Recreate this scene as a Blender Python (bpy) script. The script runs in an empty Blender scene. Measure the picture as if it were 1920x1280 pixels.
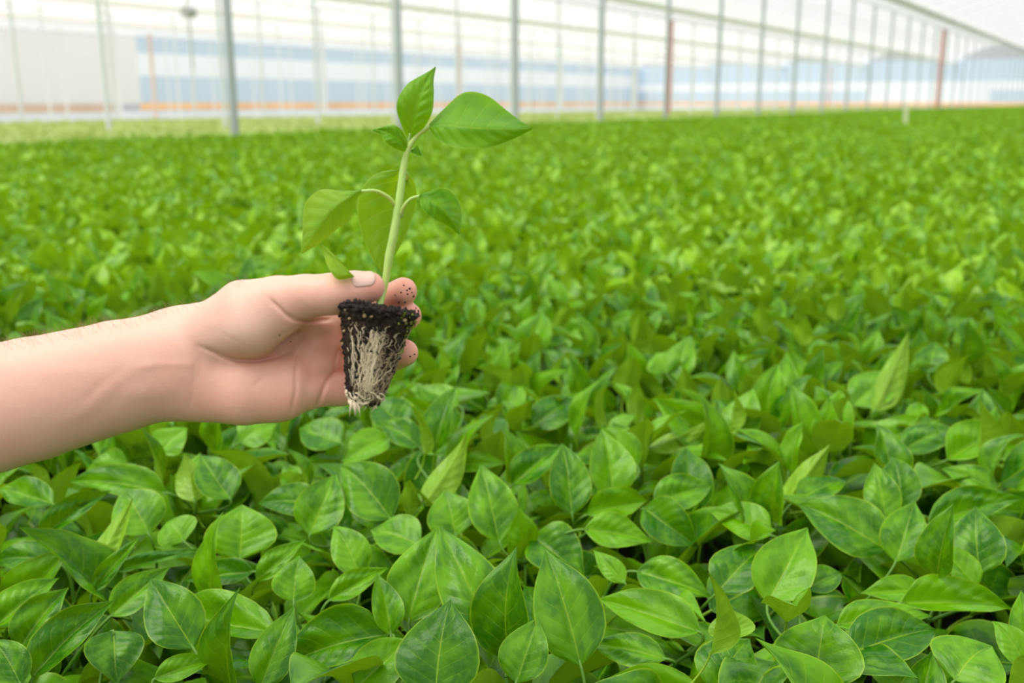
import bpy, math, random
import numpy as np
from mathutils import Vector, Matrix
random.seed(7)
RNG = np.random.default_rng(11)
SC = bpy.context.scene
COL = SC.collection
PI = math.pi

# ------------------------------------------------------------------ camera, light, exposure
F_PX = 1867.0
PITCH = math.radians(13.55)
YAW = math.radians(32.1)
CAM_H = 1.23
CAM = np.array([0.0, 0.0, CAM_H])
cam_data = bpy.data.cameras.new('camera')
cam_data.sensor_width = 36.0
cam_data.lens = 36.0 * F_PX / 1920.0
cam_data.clip_start = 0.02
cam_data.clip_end = 400
cam_data.dof.use_dof = True
cam_data.dof.focus_distance = 0.66
cam_data.dof.aperture_fstop = 6.7
cam = bpy.data.objects.new('camera', cam_data)
COL.objects.link(cam)
cam.location = CAM
cam.rotation_euler = (PI / 2 - PITCH, 0, YAW)
SC.camera = cam
FWD = np.array([-math.sin(YAW) * math.cos(PITCH), math.cos(YAW) * math.cos(PITCH), -math.sin(PITCH)])
RIGHT = np.array([math.cos(YAW), math.sin(YAW), 0.0])
UP = np.cross(RIGHT, FWD)
RCAM = np.stack([RIGHT, UP, -FWD], axis=1)          # camera space -> world


def px_dir(px, py):
    return RCAM @ np.array([(px - 960) / F_PX, (640 - py) / F_PX, -1.0])


def at_z(px, py, z):
    d = px_dir(px, py)
    return CAM + d * ((z - CAM_H) / d[2])


def at_depth(px, py, dep):
    return CAM + px_dir(px, py) * dep


def project(P):
    q = (np.asarray(P) - CAM) @ RCAM
    dep = -q[..., 2]
    return 960 + F_PX * q[..., 0] / dep, 640 - F_PX * q[..., 1] / dep, dep


world = bpy.data.worlds.new('world')
SC.world = world
world.use_nodes = True
bg = world.node_tree.nodes['Background']
_wt = world.node_tree
_geo = _wt.nodes.new('ShaderNodeTexCoord')
_sep = _wt.nodes.new('ShaderNodeSeparateXYZ')
_mr = _wt.nodes.new('ShaderNodeMapRange')          # overcast sky: the zenith is brighter than the horizon
_mr.inputs[1].default_value = 0.0
_mr.inputs[2].default_value = 1.0
_mr.inputs[3].default_value = 0.5
_mr.inputs[4].default_value = 2.15
_wt.links.new(_geo.outputs['Generated'], _sep.inputs[0])
_wt.links.new(_sep.outputs[2], _mr.inputs[0])
_wt.links.new(_mr.outputs[0], bg.inputs[1])
bg.inputs[0].default_value = (0.95, 0.98, 1.0, 1)
sun_d = bpy.data.lights.new('sun', 'SUN')
sun_d.energy = 4.3
sun_d.angle = math.radians(35)
sun_d.color = (1.0, 0.97, 0.93)
sun = bpy.data.objects.new('sun', sun_d)
COL.objects.link(sun)
sun.location = (0, 0, 12)
sun.rotation_euler = (math.radians(28), 0, math.radians(-38))
SC.view_settings.view_transform = 'Standard'
SC.view_settings.look = 'None'
SC.view_settings.exposure = 0.12
SC.view_settings.gamma = 1.0
SC.view_settings.use_curve_mapping = False
SC.cycles.max_bounces = 10
SC.cycles.diffuse_bounces = 4
SC.cycles.transparent_max_bounces = 12
SC.cycles.use_denoising = True


# ------------------------------------------------------------------ node helpers
class NT:
    def __init__(self, name):
        self.m = bpy.data.materials.new(name)
        self.m.use_nodes = True
        self.t = self.m.node_tree
        self.t.nodes.clear()
        self.out = self.t.nodes.new('ShaderNodeOutputMaterial')

    def n(self, kind, **kw):
        nd = self.t.nodes.new('ShaderNode' + kind)
        for k, v in kw.items():
            setattr(nd, k, v)
        return nd

    def put(self, sock, v):
        if isinstance(v, bpy.types.NodeSocket):
            self.t.links.new(v, sock)
        elif v is not None:
            if isinstance(v, (tuple, list)) and len(v) == 3 and sock.type == 'RGBA':
                v = (*v, 1)
            sock.default_value = v

    def math(self, op, a, b=None, c=None, clamp=False):
        nd = self.n('Math', operation=op, use_clamp=clamp)
        for i, v in enumerate((a, b, c)):
            if v is not None:
                self.put(nd.inputs[i], v)
        return nd.outputs[0]

    def mix(self, f, a, b, blend='MIX'):
        nd = self.n('MixRGB', blend_type=blend)
        self.put(nd.inputs[0], f)
        self.put(nd.inputs[1], a)
        self.put(nd.inputs[2], b)
        return nd.outputs[0]

    def noise(self, scale, detail=3, vec=None, rough=0.5, dist=0.0):
        nd = self.n('TexNoise')
        nd.inputs['Scale'].default_value = scale
        nd.inputs['Detail'].default_value = detail
        nd.inputs['Roughness'].default_value = rough
        nd.inputs['Distortion'].default_value = dist
        if vec is not None:
            self.put(nd.inputs['Vector'], vec)
        return nd.outputs[0]

    def ramp(self, f, stops):
        nd = self.n('ValToRGB')
        el = nd.color_ramp.elements
        while len(el) < len(stops):
            el.new(0.5)
        for e, (p, c) in zip(el, stops):
            e.position = p
            e.color = (*c, 1) if len(c) == 3 else c
        self.put(nd.inputs[0], f)
        return nd.outputs[0]

    def smooth(self, v, a, b, lo=0.0, hi=1.0):
        nd = self.n('MapRange', interpolation_type='SMOOTHSTEP')
        self.put(nd.inputs[0], v)
        nd.inputs[1].default_value = a
        nd.inputs[2].default_value = b
        nd.inputs[3].default_value = lo
        nd.inputs[4].default_value = hi
        return nd.outputs[0]

    def bump(self, h, strength, dist=0.001, normal=None):
        nd = self.n('Bump')
        nd.inputs['Strength'].default_value = strength
        nd.inputs['Distance'].default_value = dist
        self.put(nd.inputs['Height'], h)
        if normal is not None:
            self.put(nd.inputs['Normal'], normal)
        return nd.outputs[0]

    def prin(self, col, rough=0.5, normal=None, **kw):
        nd = self.n('BsdfPrincipled')
        self.put(nd.inputs['Base Color'], col)
        self.put(nd.inputs['Roughness'], rough)
        if normal is not None:
            self.put(nd.inputs['Normal'], normal)
        for k, v in kw.items():
            self.put(nd.inputs[k.replace('_', ' ')], v)
        return nd.outputs[0]

    def done(self, sh):
        self.t.links.new(sh, self.out.inputs[0])
        return self.m


def plain(name, col, rough=0.5, metallic=0.0, nscale=20, namp=0.12):
    k = NT(name)
    tc = k.n('TexCoord').outputs['Object']
    n = k.noise(nscale, 4, tc)
    c = k.mix(n, tuple(v * (1 - namp) for v in col), tuple(min(1, v * (1 + namp)) for v in col))
    return k.done(k.prin(c, rough, Metallic=metallic))


NVEIN = 7.5
VSLOPE = 1.7


def leaf_material(name, dark, light, vein, trans, use_attr=False, rough=0.42, tmix=0.3, back=(0.27, 0.47, 0.03), spec=0.36, sidev=0.22):
    k = NT(name)
    uv = k.n('UVMap').outputs[0]
    sep = k.n('SeparateXYZ')
    k.put(sep.inputs[0], uv)
    s = k.math('ABSOLUTE', k.math('MULTIPLY_ADD', sep.outputs[0], 2.0, -1.0))
    t = sep.outputs[1]
    if use_attr:
        rnd = k.n('Attribute', attribute_name='rnd').outputs['Fac']
    else:
        rnd = k.n('ObjectInfo').outputs['Random']
    off = k.n('CombineXYZ')
    k.put(off.inputs[2], k.math('MULTIPLY', rnd, 37.0))
    add = k.n('VectorMath', operation='ADD')
    k.put(add.inputs[0], uv)
    k.put(add.inputs[1], off.outputs[0])
    nz = k.noise(3.2, 4, add.outputs[0])
    nz2 = k.noise(18, 3, add.outputs[0])
    phase = k.math('FRACT', k.math('SUBTRACT', k.math('MULTIPLY', t, NVEIN), k.math('MULTIPLY', s, VSLOPE)))
    dv = k.math('MINIMUM', phase, k.math('SUBTRACT', 1.0, phase))          # distance to a side vein
    side = k.math('MULTIPLY', k.smooth(dv, 0.0, 0.075, 1.0, 0.0), k.smooth(s, 0.55, 0.95, 1.0, 0.0))
    midw = k.math('MULTIPLY_ADD', t, -0.016, 0.028)
    mid = k.smooth(k.math('DIVIDE', s, midw), 0.5, 1.3, 1.0, 0.0)
    edge = k.smooth(s, 0.93, 1.0)
    f = k.math('ADD', k.smooth(nz, 0.3, 0.7), k.math('MULTIPLY', k.math('SUBTRACT', rnd, 0.5), 1.1), clamp=True)
    c = k.mix(f, dark, light)
    c = k.mix(k.math('MULTIPLY', k.smooth(nz2, 0.45, 0.7), 0.25), c, light)
    veinf = k.math('MAXIMUM', k.math('MULTIPLY', mid, 0.6), k.math('MULTIPLY', side, sidev))
    c = k.mix(k.math('MAXIMUM', veinf, k.math('MULTIPLY', edge, 0.65)), c, vein)
    bf = k.n('NewGeometry').outputs['Backfacing']
    c = k.mix(k.math('MULTIPLY', bf, 0.6), c, back)
    tc = k.n('TexCoord').outputs['UV']
    h = k.math('ADD', k.math('MULTIPLY', k.noise(34, 3, add.outputs[0]), 0.8), k.math('MULTIPLY', k.math('MAXIMUM', side, mid), -0.5))
    nb = k.bump(h, 0.35, 0.0006)
    p = k.prin(c, k.math('MULTIPLY_ADD', nz2, 0.2, rough - 0.1), nb, Specular_IOR_Level=spec, Specular_Tint=(0.9, 1.0, 0.7, 1))
    tr = k.n('BsdfTranslucent')
    k.put(tr.inputs[0], k.mix(k.math('MULTIPLY', veinf, 0.4), trans, vein))
    ms = k.n('MixShader')
    ms.inputs[0].default_value = tmix
    k.t.links.new(p, ms.inputs[1])
    k.t.links.new(tr.outputs[0], ms.inputs[2])
    return k.done(ms.outputs[0])


# ------------------------------------------------------------------ object helpers
def link(o, parent=None):
    COL.objects.link(o)
    if parent is not None:
        o.parent = parent
    return o


def mesh_np(name, V, Fq, smooth=True, uv=None):
    """V (n,3), Fq (m,4) or (m,3) arrays of one size -> mesh"""
    V = np.ascontiguousarray(V, dtype=np.float32)
    Fq = np.ascontiguousarray(Fq, dtype=np.int32)
    k = Fq.shape[1]
    me = bpy.data.meshes.new(name)
    me.vertices.add(len(V))
    me.vertices.foreach_set('co', V.ravel())
    me.loops.add(Fq.size)
    me.loops.foreach_set('vertex_index', Fq.ravel())
    me.polygons.add(len(Fq))
    me.polygons.foreach_set('loop_start', np.arange(0, Fq.size, k, dtype=np.int32))
    me.polygons.foreach_set('use_smooth', np.full(len(Fq), smooth, dtype=bool))
    if uv is not None:
        lay = me.uv_layers.new(name='UVMap')
        lay.data.foreach_set('uv', np.ascontiguousarray(uv[Fq.ravel()], dtype=np.float32).ravel())
    me.update(calc_edges=True)
    me.validate()
    return me


class MB:
    """collects polygons of one part"""
    def __init__(self):
        self.v, self.f = [], []

    def add(self, vs, fs):
        b = len(self.v)
        self.v += [tuple(float(c) for c in p) for p in vs]
        self.f += [tuple(i + b for i in q) for q in fs]

    def box(self, lo, hi):
        x0, y0, z0 = lo
        x1, y1, z1 = hi
        self.add([(x0, y0, z0), (x1, y0, z0), (x1, y1, z0), (x0, y1, z0), (x0, y0, z1), (x1, y0, z1), (x1, y1, z1), (x0, y1, z1)],
                 [(0, 3, 2, 1), (4, 5, 6, 7), (0, 1, 5, 4), (1, 2, 6, 5), (2, 3, 7, 6), (3, 0, 4, 7)])

    def tube(self, pts, rad, n=8, cap=True):
        pts = [np.array(p, float) for p in pts]
        if not hasattr(rad, '__len__'):
            rad = [rad] * len(pts)
        vs, fs = [], []
        ref = None
        for i, p in enumerate(pts):
            a = pts[min(i + 1, len(pts) - 1)] - pts[max(i - 1, 0)]
            a = a / (np.linalg.norm(a) + 1e-12)
            if ref is None:
                ref = np.array([0, 0, 1.0]) if abs(a[2]) < 0.9 else np.array([1.0, 0, 0])
            u = np.cross(a, ref)
            u /= np.linalg.norm(u) + 1e-12
            w = np.cross(u, a)
            ref = w
            for j in range(n):
                th = 2 * PI * j / n
                vs.append(p + rad[i] * (math.cos(th) * u + math.sin(th) * w))
        for i in range(len(pts) - 1):
            for j in range(n):
                fs.append((i * n + j, i * n + (j + 1) % n, (i + 1) * n + (j + 1) % n, (i + 1) * n + j))
        if cap:
            fs.append(tuple(range(n - 1, -1, -1)))
            fs.append(tuple(range((len(pts) - 1) * n, len(pts) * n)))
        self.add(vs, fs)

    def build(self, name, mat, parent=None, smooth=False, loc=None):
        me = bpy.data.meshes.new(name)
        off = np.zeros(3) if loc is None else np.array(loc, float)
        me.from_pydata([tuple(np.array(p) - off) for p in self.v], [], self.f)
        me.update()
        if smooth:
            me.polygons.foreach_set('use_smooth', [True] * len(me.polygons))
        me.materials.append(mat)
        o = bpy.data.objects.new(name, me)
        if loc is not None:
            o.location = tuple(loc)
        return link(o, parent)


def tag(o, label=None, cat=None, group=None, kind=None):
    if label:
        o['label'] = label
    if cat:
        o['category'] = cat
    if group:
        o['group'] = group
    if kind:
        o['kind'] = kind
    return o


def empty(name, loc):
    o = bpy.data.objects.new(name, None)
    o.empty_display_size = 0.02
    o.location = tuple(loc)
    return link(o)


# ------------------------------------------------------------------ materials
def film_material(name, col, trans=0.45):
    k = NT(name)
    tc = k.n('TexCoord').outputs['Object']
    n = k.noise(0.25, 3, tc)
    c = k.mix(n, tuple(v * 0.94 for v in col), col)
    tl = k.n('BsdfTranslucent')
    k.put(tl.inputs[0], c)
    df = k.n('BsdfDiffuse')
    k.put(df.inputs[0], c)
    m1 = k.n('MixShader')
    m1.inputs[0].default_value = 0.3
    k.t.links.new(tl.outputs[0], m1.inputs[1])
    k.t.links.new(df.outputs[0], m1.inputs[2])
    tp = k.n('BsdfTransparent')
    k.put(tp.inputs[0], (1, 1, 1))
    m2 = k.n('MixShader')
    m2.inputs[0].default_value = trans
    k.t.links.new(m1.outputs[0], m2.inputs[1])
    k.t.links.new(tp.outputs[0], m2.inputs[2])
    return k.done(m2.outputs[0])


M_FILM = film_material('roof_film', (0.58, 0.58, 0.58), 0.5)
M_WALLFILM = film_material('wall_film', (0.7, 0.72, 0.74), 0.35)
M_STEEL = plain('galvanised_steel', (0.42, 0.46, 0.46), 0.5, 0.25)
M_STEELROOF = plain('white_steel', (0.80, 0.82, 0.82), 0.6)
M_STEELFAR = plain('haze_pale_steel', (0.62, 0.66, 0.68), 0.6)  # lightened so the colour itself carries the distance haze on the far rows
M_RED = plain('red_paint', (0.50, 0.19, 0.14), 0.6)
M_CREAM = plain('cream_floor', (0.66, 0.60, 0.46), 0.9, nscale=0.4, namp=0.12)
M_SOILBED = plain('dark_growing_medium', (0.018, 0.014, 0.009), 0.95, nscale=60, namp=0.5)
M_TRAY = plain('black_tray_plastic', (0.02, 0.022, 0.02), 0.45)
M_ORANGE = plain('orange_board', (0.85, 0.50, 0.24), 0.8, nscale=0.35, namp=0.25)
M_BLUE = plain('blue_grey_sheet', (0.49, 0.61, 0.74), 0.8, nscale=0.15, namp=0.08)
M_WHITESHEET = plain('white_sheet', (0.74, 0.80, 0.88), 0.8, nscale=0.2, namp=0.03)
M_GREYSHEET = plain('grey_white_sheet', (0.70, 0.72, 0.75), 0.8, nscale=0.2, namp=0.05)
M_BROWN = plain('brown_board', (0.60, 0.47, 0.38), 0.85, nscale=0.4, namp=0.3)
M_STAKE = plain('cream_plastic', (0.80, 0.78, 0.55), 0.6)
M_DARKFIT = plain('dark_fitting', (0.4, 0.41, 0.41), 0.6)
M_STEM = plain('green_stem', (0.09, 0.22, 0.012), 0.5, nscale=90)

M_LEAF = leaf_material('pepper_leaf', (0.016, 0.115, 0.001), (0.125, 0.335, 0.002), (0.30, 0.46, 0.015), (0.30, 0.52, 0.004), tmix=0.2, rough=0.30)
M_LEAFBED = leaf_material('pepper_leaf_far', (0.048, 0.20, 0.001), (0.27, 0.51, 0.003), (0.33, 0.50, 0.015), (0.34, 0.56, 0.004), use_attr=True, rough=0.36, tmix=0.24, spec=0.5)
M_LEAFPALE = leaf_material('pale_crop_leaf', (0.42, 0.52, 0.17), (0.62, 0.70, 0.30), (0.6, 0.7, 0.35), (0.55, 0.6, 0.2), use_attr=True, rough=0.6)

# ------------------------------------------------------------------ the greenhouse
ROWX = [-8.75 - 8.75 * i for i in range(5)]      # gutter and post rows
WX = -52.5                                        # far side wall
Y0, Y1 = -12.0, 112.0
XR = 8.75
GUT = CAM_H + 3.72
BAYS = [XR] + ROWX + [WX]


def struct(o):
    o['kind'] = 'structure'
    return o


b = MB()
b.box((WX, Y0, -0.1), (XR, Y1, 0.0))
struct(b.build('floor', M_CREAM))

# far side wall: bands of sheet hung behind each other
for nm, z0, z1, mat, ya, yb, th in [
        ('wall_left', -0.05, 0.62, M_WHITESHEET, Y0, Y1, 0.12),
        ('trim_1', 0.74, 1.12, M_ORANGE, 41.0, Y1, 0.16),
        ('trim_2', 0.62, 1.10, M_BROWN, Y0, 39.0, 0.16),
        ('wall_left', 1.10, 2.75, M_BLUE, 41.0, Y1, 0.10),
        ('wall_left', 2.75, 4.1, M_WHITESHEET, 41.0, Y1, 0.12),
        ('wall_left', 4.1, 5.3, M_BLUE, 41.0, Y1, 0.10),
        ('wall_left', 1.10, 5.3, M_GREYSHEET, Y0, 41.0, 0.12)]:
    b = MB()
    b.box((WX - 0.1, ya, z0), (WX - 0.1 + th, yb, z1))
    struct(b.build(nm, mat))
for nm, z0, z1, mat, xa, xb, th in [
        ('wall_back', -0.05, 0.66, M_WHITESHEET, WX, XR, 0.12),
        ('trim_3', 0.78, 1.14, M_ORANGE, WX, XR, 0.16),
        ('wall_back', 1.14, 2.3, M_BLUE, WX, -26.0, 0.10),
        ('wall_back', 1.14, 2.3, M_BLUE, -14.0, XR, 0.10),
        ('wall_back', 1.14, 2.3, M_WHITESHEET, -26.0, -14.0, 0.10),
        ('wall_back', 2.3, 3.2, M_WHITESHEET, WX, XR, 0.12),
        ('wall_back', 3.2, 5.3, M_BLUE, WX, XR, 0.10)]:
    b = MB()
    b.box((xa, Y1 + 0.1 - th, z0), (xb, Y1 + 0.1, z1))
    struct(b.build(nm, mat))
for nm, lo, hi in [('wall_back', (WX, Y1 + 0.02, 5.3), (XR, Y1 + 0.04, GUT + 1.9)),
                   ('wall_front', (WX, Y0 - 0.02, 0), (XR, Y0, GUT + 1.9)),
                   ('wall_right', (XR, Y0, 0), (XR + 0.02, Y1, GUT))]:
    b = MB()
    b.box(lo, hi)
    struct(b.build(nm, M_WALLFILM))


def arch(x0, x1, n=14, rise=1.75):
    return [(x0 + (x1 - x0) * i / n, GUT + rise * (1 - abs(2 * i / n - 1) ** 2.0)) for i in range(n + 1)]


for i in range(len(BAYS) - 1):
    prof = arch(BAYS[i], BAYS[i + 1])
    ys = [Y0, Y1]
    V = [(x, y, z) for y in ys for x, z in prof]
    n = len(prof)
    Fq = [(j, j + 1, n + j + 1, n + j) for j in range(n - 1)]
    b = MB()
    b.add(V, Fq)
    roof = struct(b.build('ceiling', M_FILM, smooth=True))
    # hoops carrying the film, one every 3 m along the bay
    hb = MB()
    hb.tube([(x, 0, z - 0.04) for x, z in prof], 0.03, 6)
    h0 = hb.build('roof_hoop', M_STEELROOF, roof)
    first = True
    for j in range(38):
        y = Y0 + 3.3 * j + 1.0
        if y > Y1:
            break
        h = h0 if first else h0.copy()
        if not first:
            COL.objects.link(h)
        first = False
        h.parent = roof
        h.location = (0, y, 0)
    # purlins
    pb = MB()
    for q in (3, 7, 11):
        x, z = prof[q]
        pb.tube([(x, Y0, z - 0.1), (x, Y1, z - 0.1)], 0.025, 6)
    pb.build('roof_purlin', M_STEELROOF, roof)

# gutter with lattice girder on every row of posts
for r, X in enumerate(ROWX):
    g = struct(empty('trim_%d' % (r + 4), (X, Y0, GUT)))
    b = MB()
    b.add([(-0.16, 0, 0.08), (-0.10, 0, -0.04), (0.10, 0, -0.04), (0.16, 0, 0.08), (0.14, 0, 0.08), (0.09, 0, -0.02), (-0.09, 0, -0.02), (-0.14, 0, 0.08)] +
          [(-0.16, Y1 - Y0, 0.08), (-0.10, Y1 - Y0, -0.04), (0.10, Y1 - Y0, -0.04), (0.16, Y1 - Y0, 0.08), (0.14, Y1 - Y0, 0.08), (0.09, Y1 - Y0, -0.02), (-0.09, Y1 - Y0, -0.02), (-0.14, Y1 - Y0, 0.08)],
          [(j, (j + 1) % 8, 8 + (j + 1) % 8, 8 + j) for j in range(8)] + [tuple(range(7, -1, -1)), tuple(range(8, 16))])
    b.build('gutter', M_STEELROOF, g)
    b = MB()
    b.tube([(0, 0, -0.08), (0, Y1 - Y0, -0.08)], 0.025, 6)
    b.build('upper_chord', M_STEELROOF, g)
    b = MB()
    b.tube([(0, 0, -0.42), (0, Y1 - Y0, -0.42)], 0.025, 6)
    b.build('lower_chord', M_STEELROOF, g)
    b = MB()
    nseg = int((Y1 - Y0) / 0.5)
    b.tube([(0, 0.5 * j, -0.08 if j % 2 else -0.42) for j in range(nseg + 1)], 0.012, 5)
    b.build('web_bracing', M_STEELFAR, g)

# posts
def post_y(n):            # along a row: spacing 3 m
    return 8.06 + 3.0 * (n - 1)


def make_post(X, y, r, mat, label, group, hw=0.038):
    e = empty('greenhouse_post', (X, y, 0))
    tag(e, label, 'post', group)
    b = MB()
    hh = GUT - 0.45
    c = hw * 0.25
    pts = [(-hw + c, -hw), (hw - c, -hw), (hw, -hw + c), (hw, hw - c), (hw - c, hw), (-hw + c, hw), (-hw, hw - c), (-hw, -hw + c)]
    b.add([(x, yy, 0.0) for x, yy in pts] + [(x, yy, hh) for x, yy in pts],
          [(j, (j + 1) % 8, 8 + (j + 1) % 8, 8 + j) for j in range(8)] + [tuple(range(7, -1, -1)), tuple(range(8, 16))])
    b.build('column', mat, e)
    b = MB()
    b.box((-hw * 2, -hw * 2, 0), (hw * 2, hw * 2, 0.012))
    b.build('base_plate', mat, e)
    b = MB()
    b.box((-hw * 1.5, -hw * 1.5, hh - 0.02), (hw * 1.5, hw * 1.5, hh))
    b.build('head_plate', mat, e)
    return e


def copy_tree(o):
    c = o.copy()
    COL.objects.link(c)
    for ch in o.children:
        d = ch.copy()
        COL.objects.link(d)
        d.parent = c
    return c


ordn = ['nearest', 'second nearest', 'third nearest', 'fourth nearest', 'fifth nearest', 'sixth nearest', 'seventh nearest', 'eighth nearest']
p0 = None
near_names = {1: 'grey steel post at left of the held seedling, thickest one in view',
              2: 'grey steel post rising right behind the top leaf of the held seedling',
              3: 'grey steel post just right of the held seedling, ending above its big right leaf tip',
              4: 'grey steel post of the front row, second to the right of the held seedling',
              5: 'grey steel post of the front row, third to the right of the held seedling'}
for n in range(0, 35):
    y = post_y(n)
    lab = near_names.get(n, 'grey steel post of the front row at the far edge of the crop')
    grp = None if n in near_names else 'far posts of the front row'
    if p0 is None:
        p0 = make_post(ROWX[0], y, 0, M_STEEL, lab, grp)
        p = p0
    else:
        p = copy_tree(p0)
        p.location = (ROWX[0], y, 0)
        p['label'] = lab
        if grp:
            p['group'] = grp
        elif 'group' in p:
            del p['group']
def row_y(px, X):
    """world y where image column px meets the plane x = X near the horizon"""
    d = px_dir(px, 190)
    return d[1] * X / d[0]


REDP = [(1757, ROWX[0], 'red painted post at far right, where the white roof comes down', 0.075),
        (1254, ROWX[1], 'red post seen just right of the grey post, right of centre', 0.07),
        (862, ROWX[3], 'red post between two grey posts, right above the held seedling', 0.09),
        (1553, ROWX[2], 'short red post among the thin far posts at right', 0.06),
        (290, ROWX[4], 'brownish red post at far left by the grey sheet wall', 0.07)]
RED = [(X, row_y(px, X)) for px, X, l, h in REDP]
q0 = None
for r, X in enumerate(ROWX[1:]):
    sp = 3.0
    for n in range(2 + 2 * r, 35):
        y = post_y(n) + 0.7 * r - 1.2
        if any(abs(y - yr) < 0.6 for (Xr, yr) in RED if Xr == X):
            continue
        lab = 'thin haze-pale post in the %s row of posts, beyond the pale green crop' % ['second', 'third', 'fourth', 'fifth'][r]
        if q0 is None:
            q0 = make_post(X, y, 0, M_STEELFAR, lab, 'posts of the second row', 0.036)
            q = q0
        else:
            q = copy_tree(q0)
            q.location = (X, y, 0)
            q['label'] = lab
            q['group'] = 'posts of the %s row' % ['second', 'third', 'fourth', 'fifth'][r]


for px, X, lab, hw in REDP:
    make_post(X, row_y(px, X), 0, M_BROWN if px < 500 else M_RED, lab, None, hw)

# hanging fan heater on a post at upper left
hy = row_y(366, ROWX[1] + 0.6)
e = empty('circulation_fan', (ROWX[1] + 0.6, hy, 3.0))
tag(e, 'small dark fan hanging high up at the left behind the crop', 'fan')
b = MB()
b.tube([(0, -0.12, 0), (0, 0.12, 0)], 0.11, 16)
b.build('fan_housing', M_DARKFIT, e, smooth=False)
b = MB()
b.tube([(0, 0, 0.18), (0, 0, GUT - 0.45 - 3.05)], 0.015, 6)
b.build('hanging_rod', M_DARKFIT, e)
b = MB()
b.tube([(0, 0, -0.2), (0, 0, -1.1)], 0.02, 6)
b.build('drop_cable', M_DARKFIT, e)

# growing benches
BZ = 0.60          # bed surface
BED_X0, BED_X1, BED_Y0, BED_Y1 = -8.55, 3.0, -3.0, 100.0
bed = empty('growing_bench', (BED_X0, BED_Y0, 0))
tag(bed, 'long low bench of dark soil under the dense green pepper seedlings', 'bench')
b = MB()
b.box((0, 0, BZ - 0.10), (BED_X1 - BED_X0, BED_Y1 - BED_Y0, BZ - 0.04))
b.build('bench_deck', M_TRAY, bed)
b = MB()
b.box((0, 0, BZ - 0.04), (BED_X1 - BED_X0, BED_Y1 - BED_Y0, BZ))
b.build('growing_medium', M_SOILBED, bed)
b = MB()
b.box((1.0, 1.0, 0), (1.1, 1.1, BZ - 0.10))
lg = b.build('leg', M_TRAY, bed)
for i in range(3):
    for j in range(12):
        if i == 0 and j == 0:
            continue
        l2 = lg.copy()
        COL.objects.link(l2)
        l2.parent = bed
        l2.location = (4.4 * i, 8.6 * j, 0)
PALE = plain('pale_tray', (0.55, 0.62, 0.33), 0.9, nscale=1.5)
PBX = [(-16.9, -9.3, 'nearer'), (-25.8, -18.1, 'farther')]
for PX0, PX1, wd in PBX:
    pb_ = empty('growing_bench', (PX0, 0, 0))
    tag(pb_, 'bench of pale yellow-green crop beyond the front posts, the %s of the two' % wd, 'bench')
    b = MB()
    b.box((0, 0, BZ - 0.32), (PX1 - PX0, 100, BZ - 0.26))
    b.build('bench_deck', PALE, pb_)
    b = MB()
    b.box((0.5, 1.0, 0), (0.6, 1.1, BZ - 0.32))
    lg = b.build('leg', M_TRAY, pb_)
    for i in range(3):
        for j in range(8):
            if i == 0 and j == 0:
                continue
            l2 = lg.copy()
            COL.objects.link(l2)
            l2.parent = pb_
            l2.location = (3.2 * i, 13.5 * j, 0)

# marker stake in the crop at right
sp_ = at_z(1699, 236, 0.85)
b = MB()
b.box((-0.028, -0.006, 0.0), (0.028, 0.006, 0.60))
b.add([(-0.028, -0.006, 0), (0.028, -0.006, 0), (0, 0, -0.03)], [(0, 1, 2)])
o = b.build('plant_stake', M_STAKE)
o.location = (sp_[0], sp_[1], BZ)
o.rotation_euler = (0, math.radians(-3), YAW)
tag(o, 'cream plastic marker stake sticking up from the crop at far right', 'stake')


# ------------------------------------------------------------------ leaf shapes
TT = [0, .03, .07, .14, .24, .36, .48, .60, .71, .80, .87, .93, .97, 1]
WW = [.02, .20, .44, .74, .94, 1, .94, .80, .60, .39, .23, .11, .05, .0]


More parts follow.
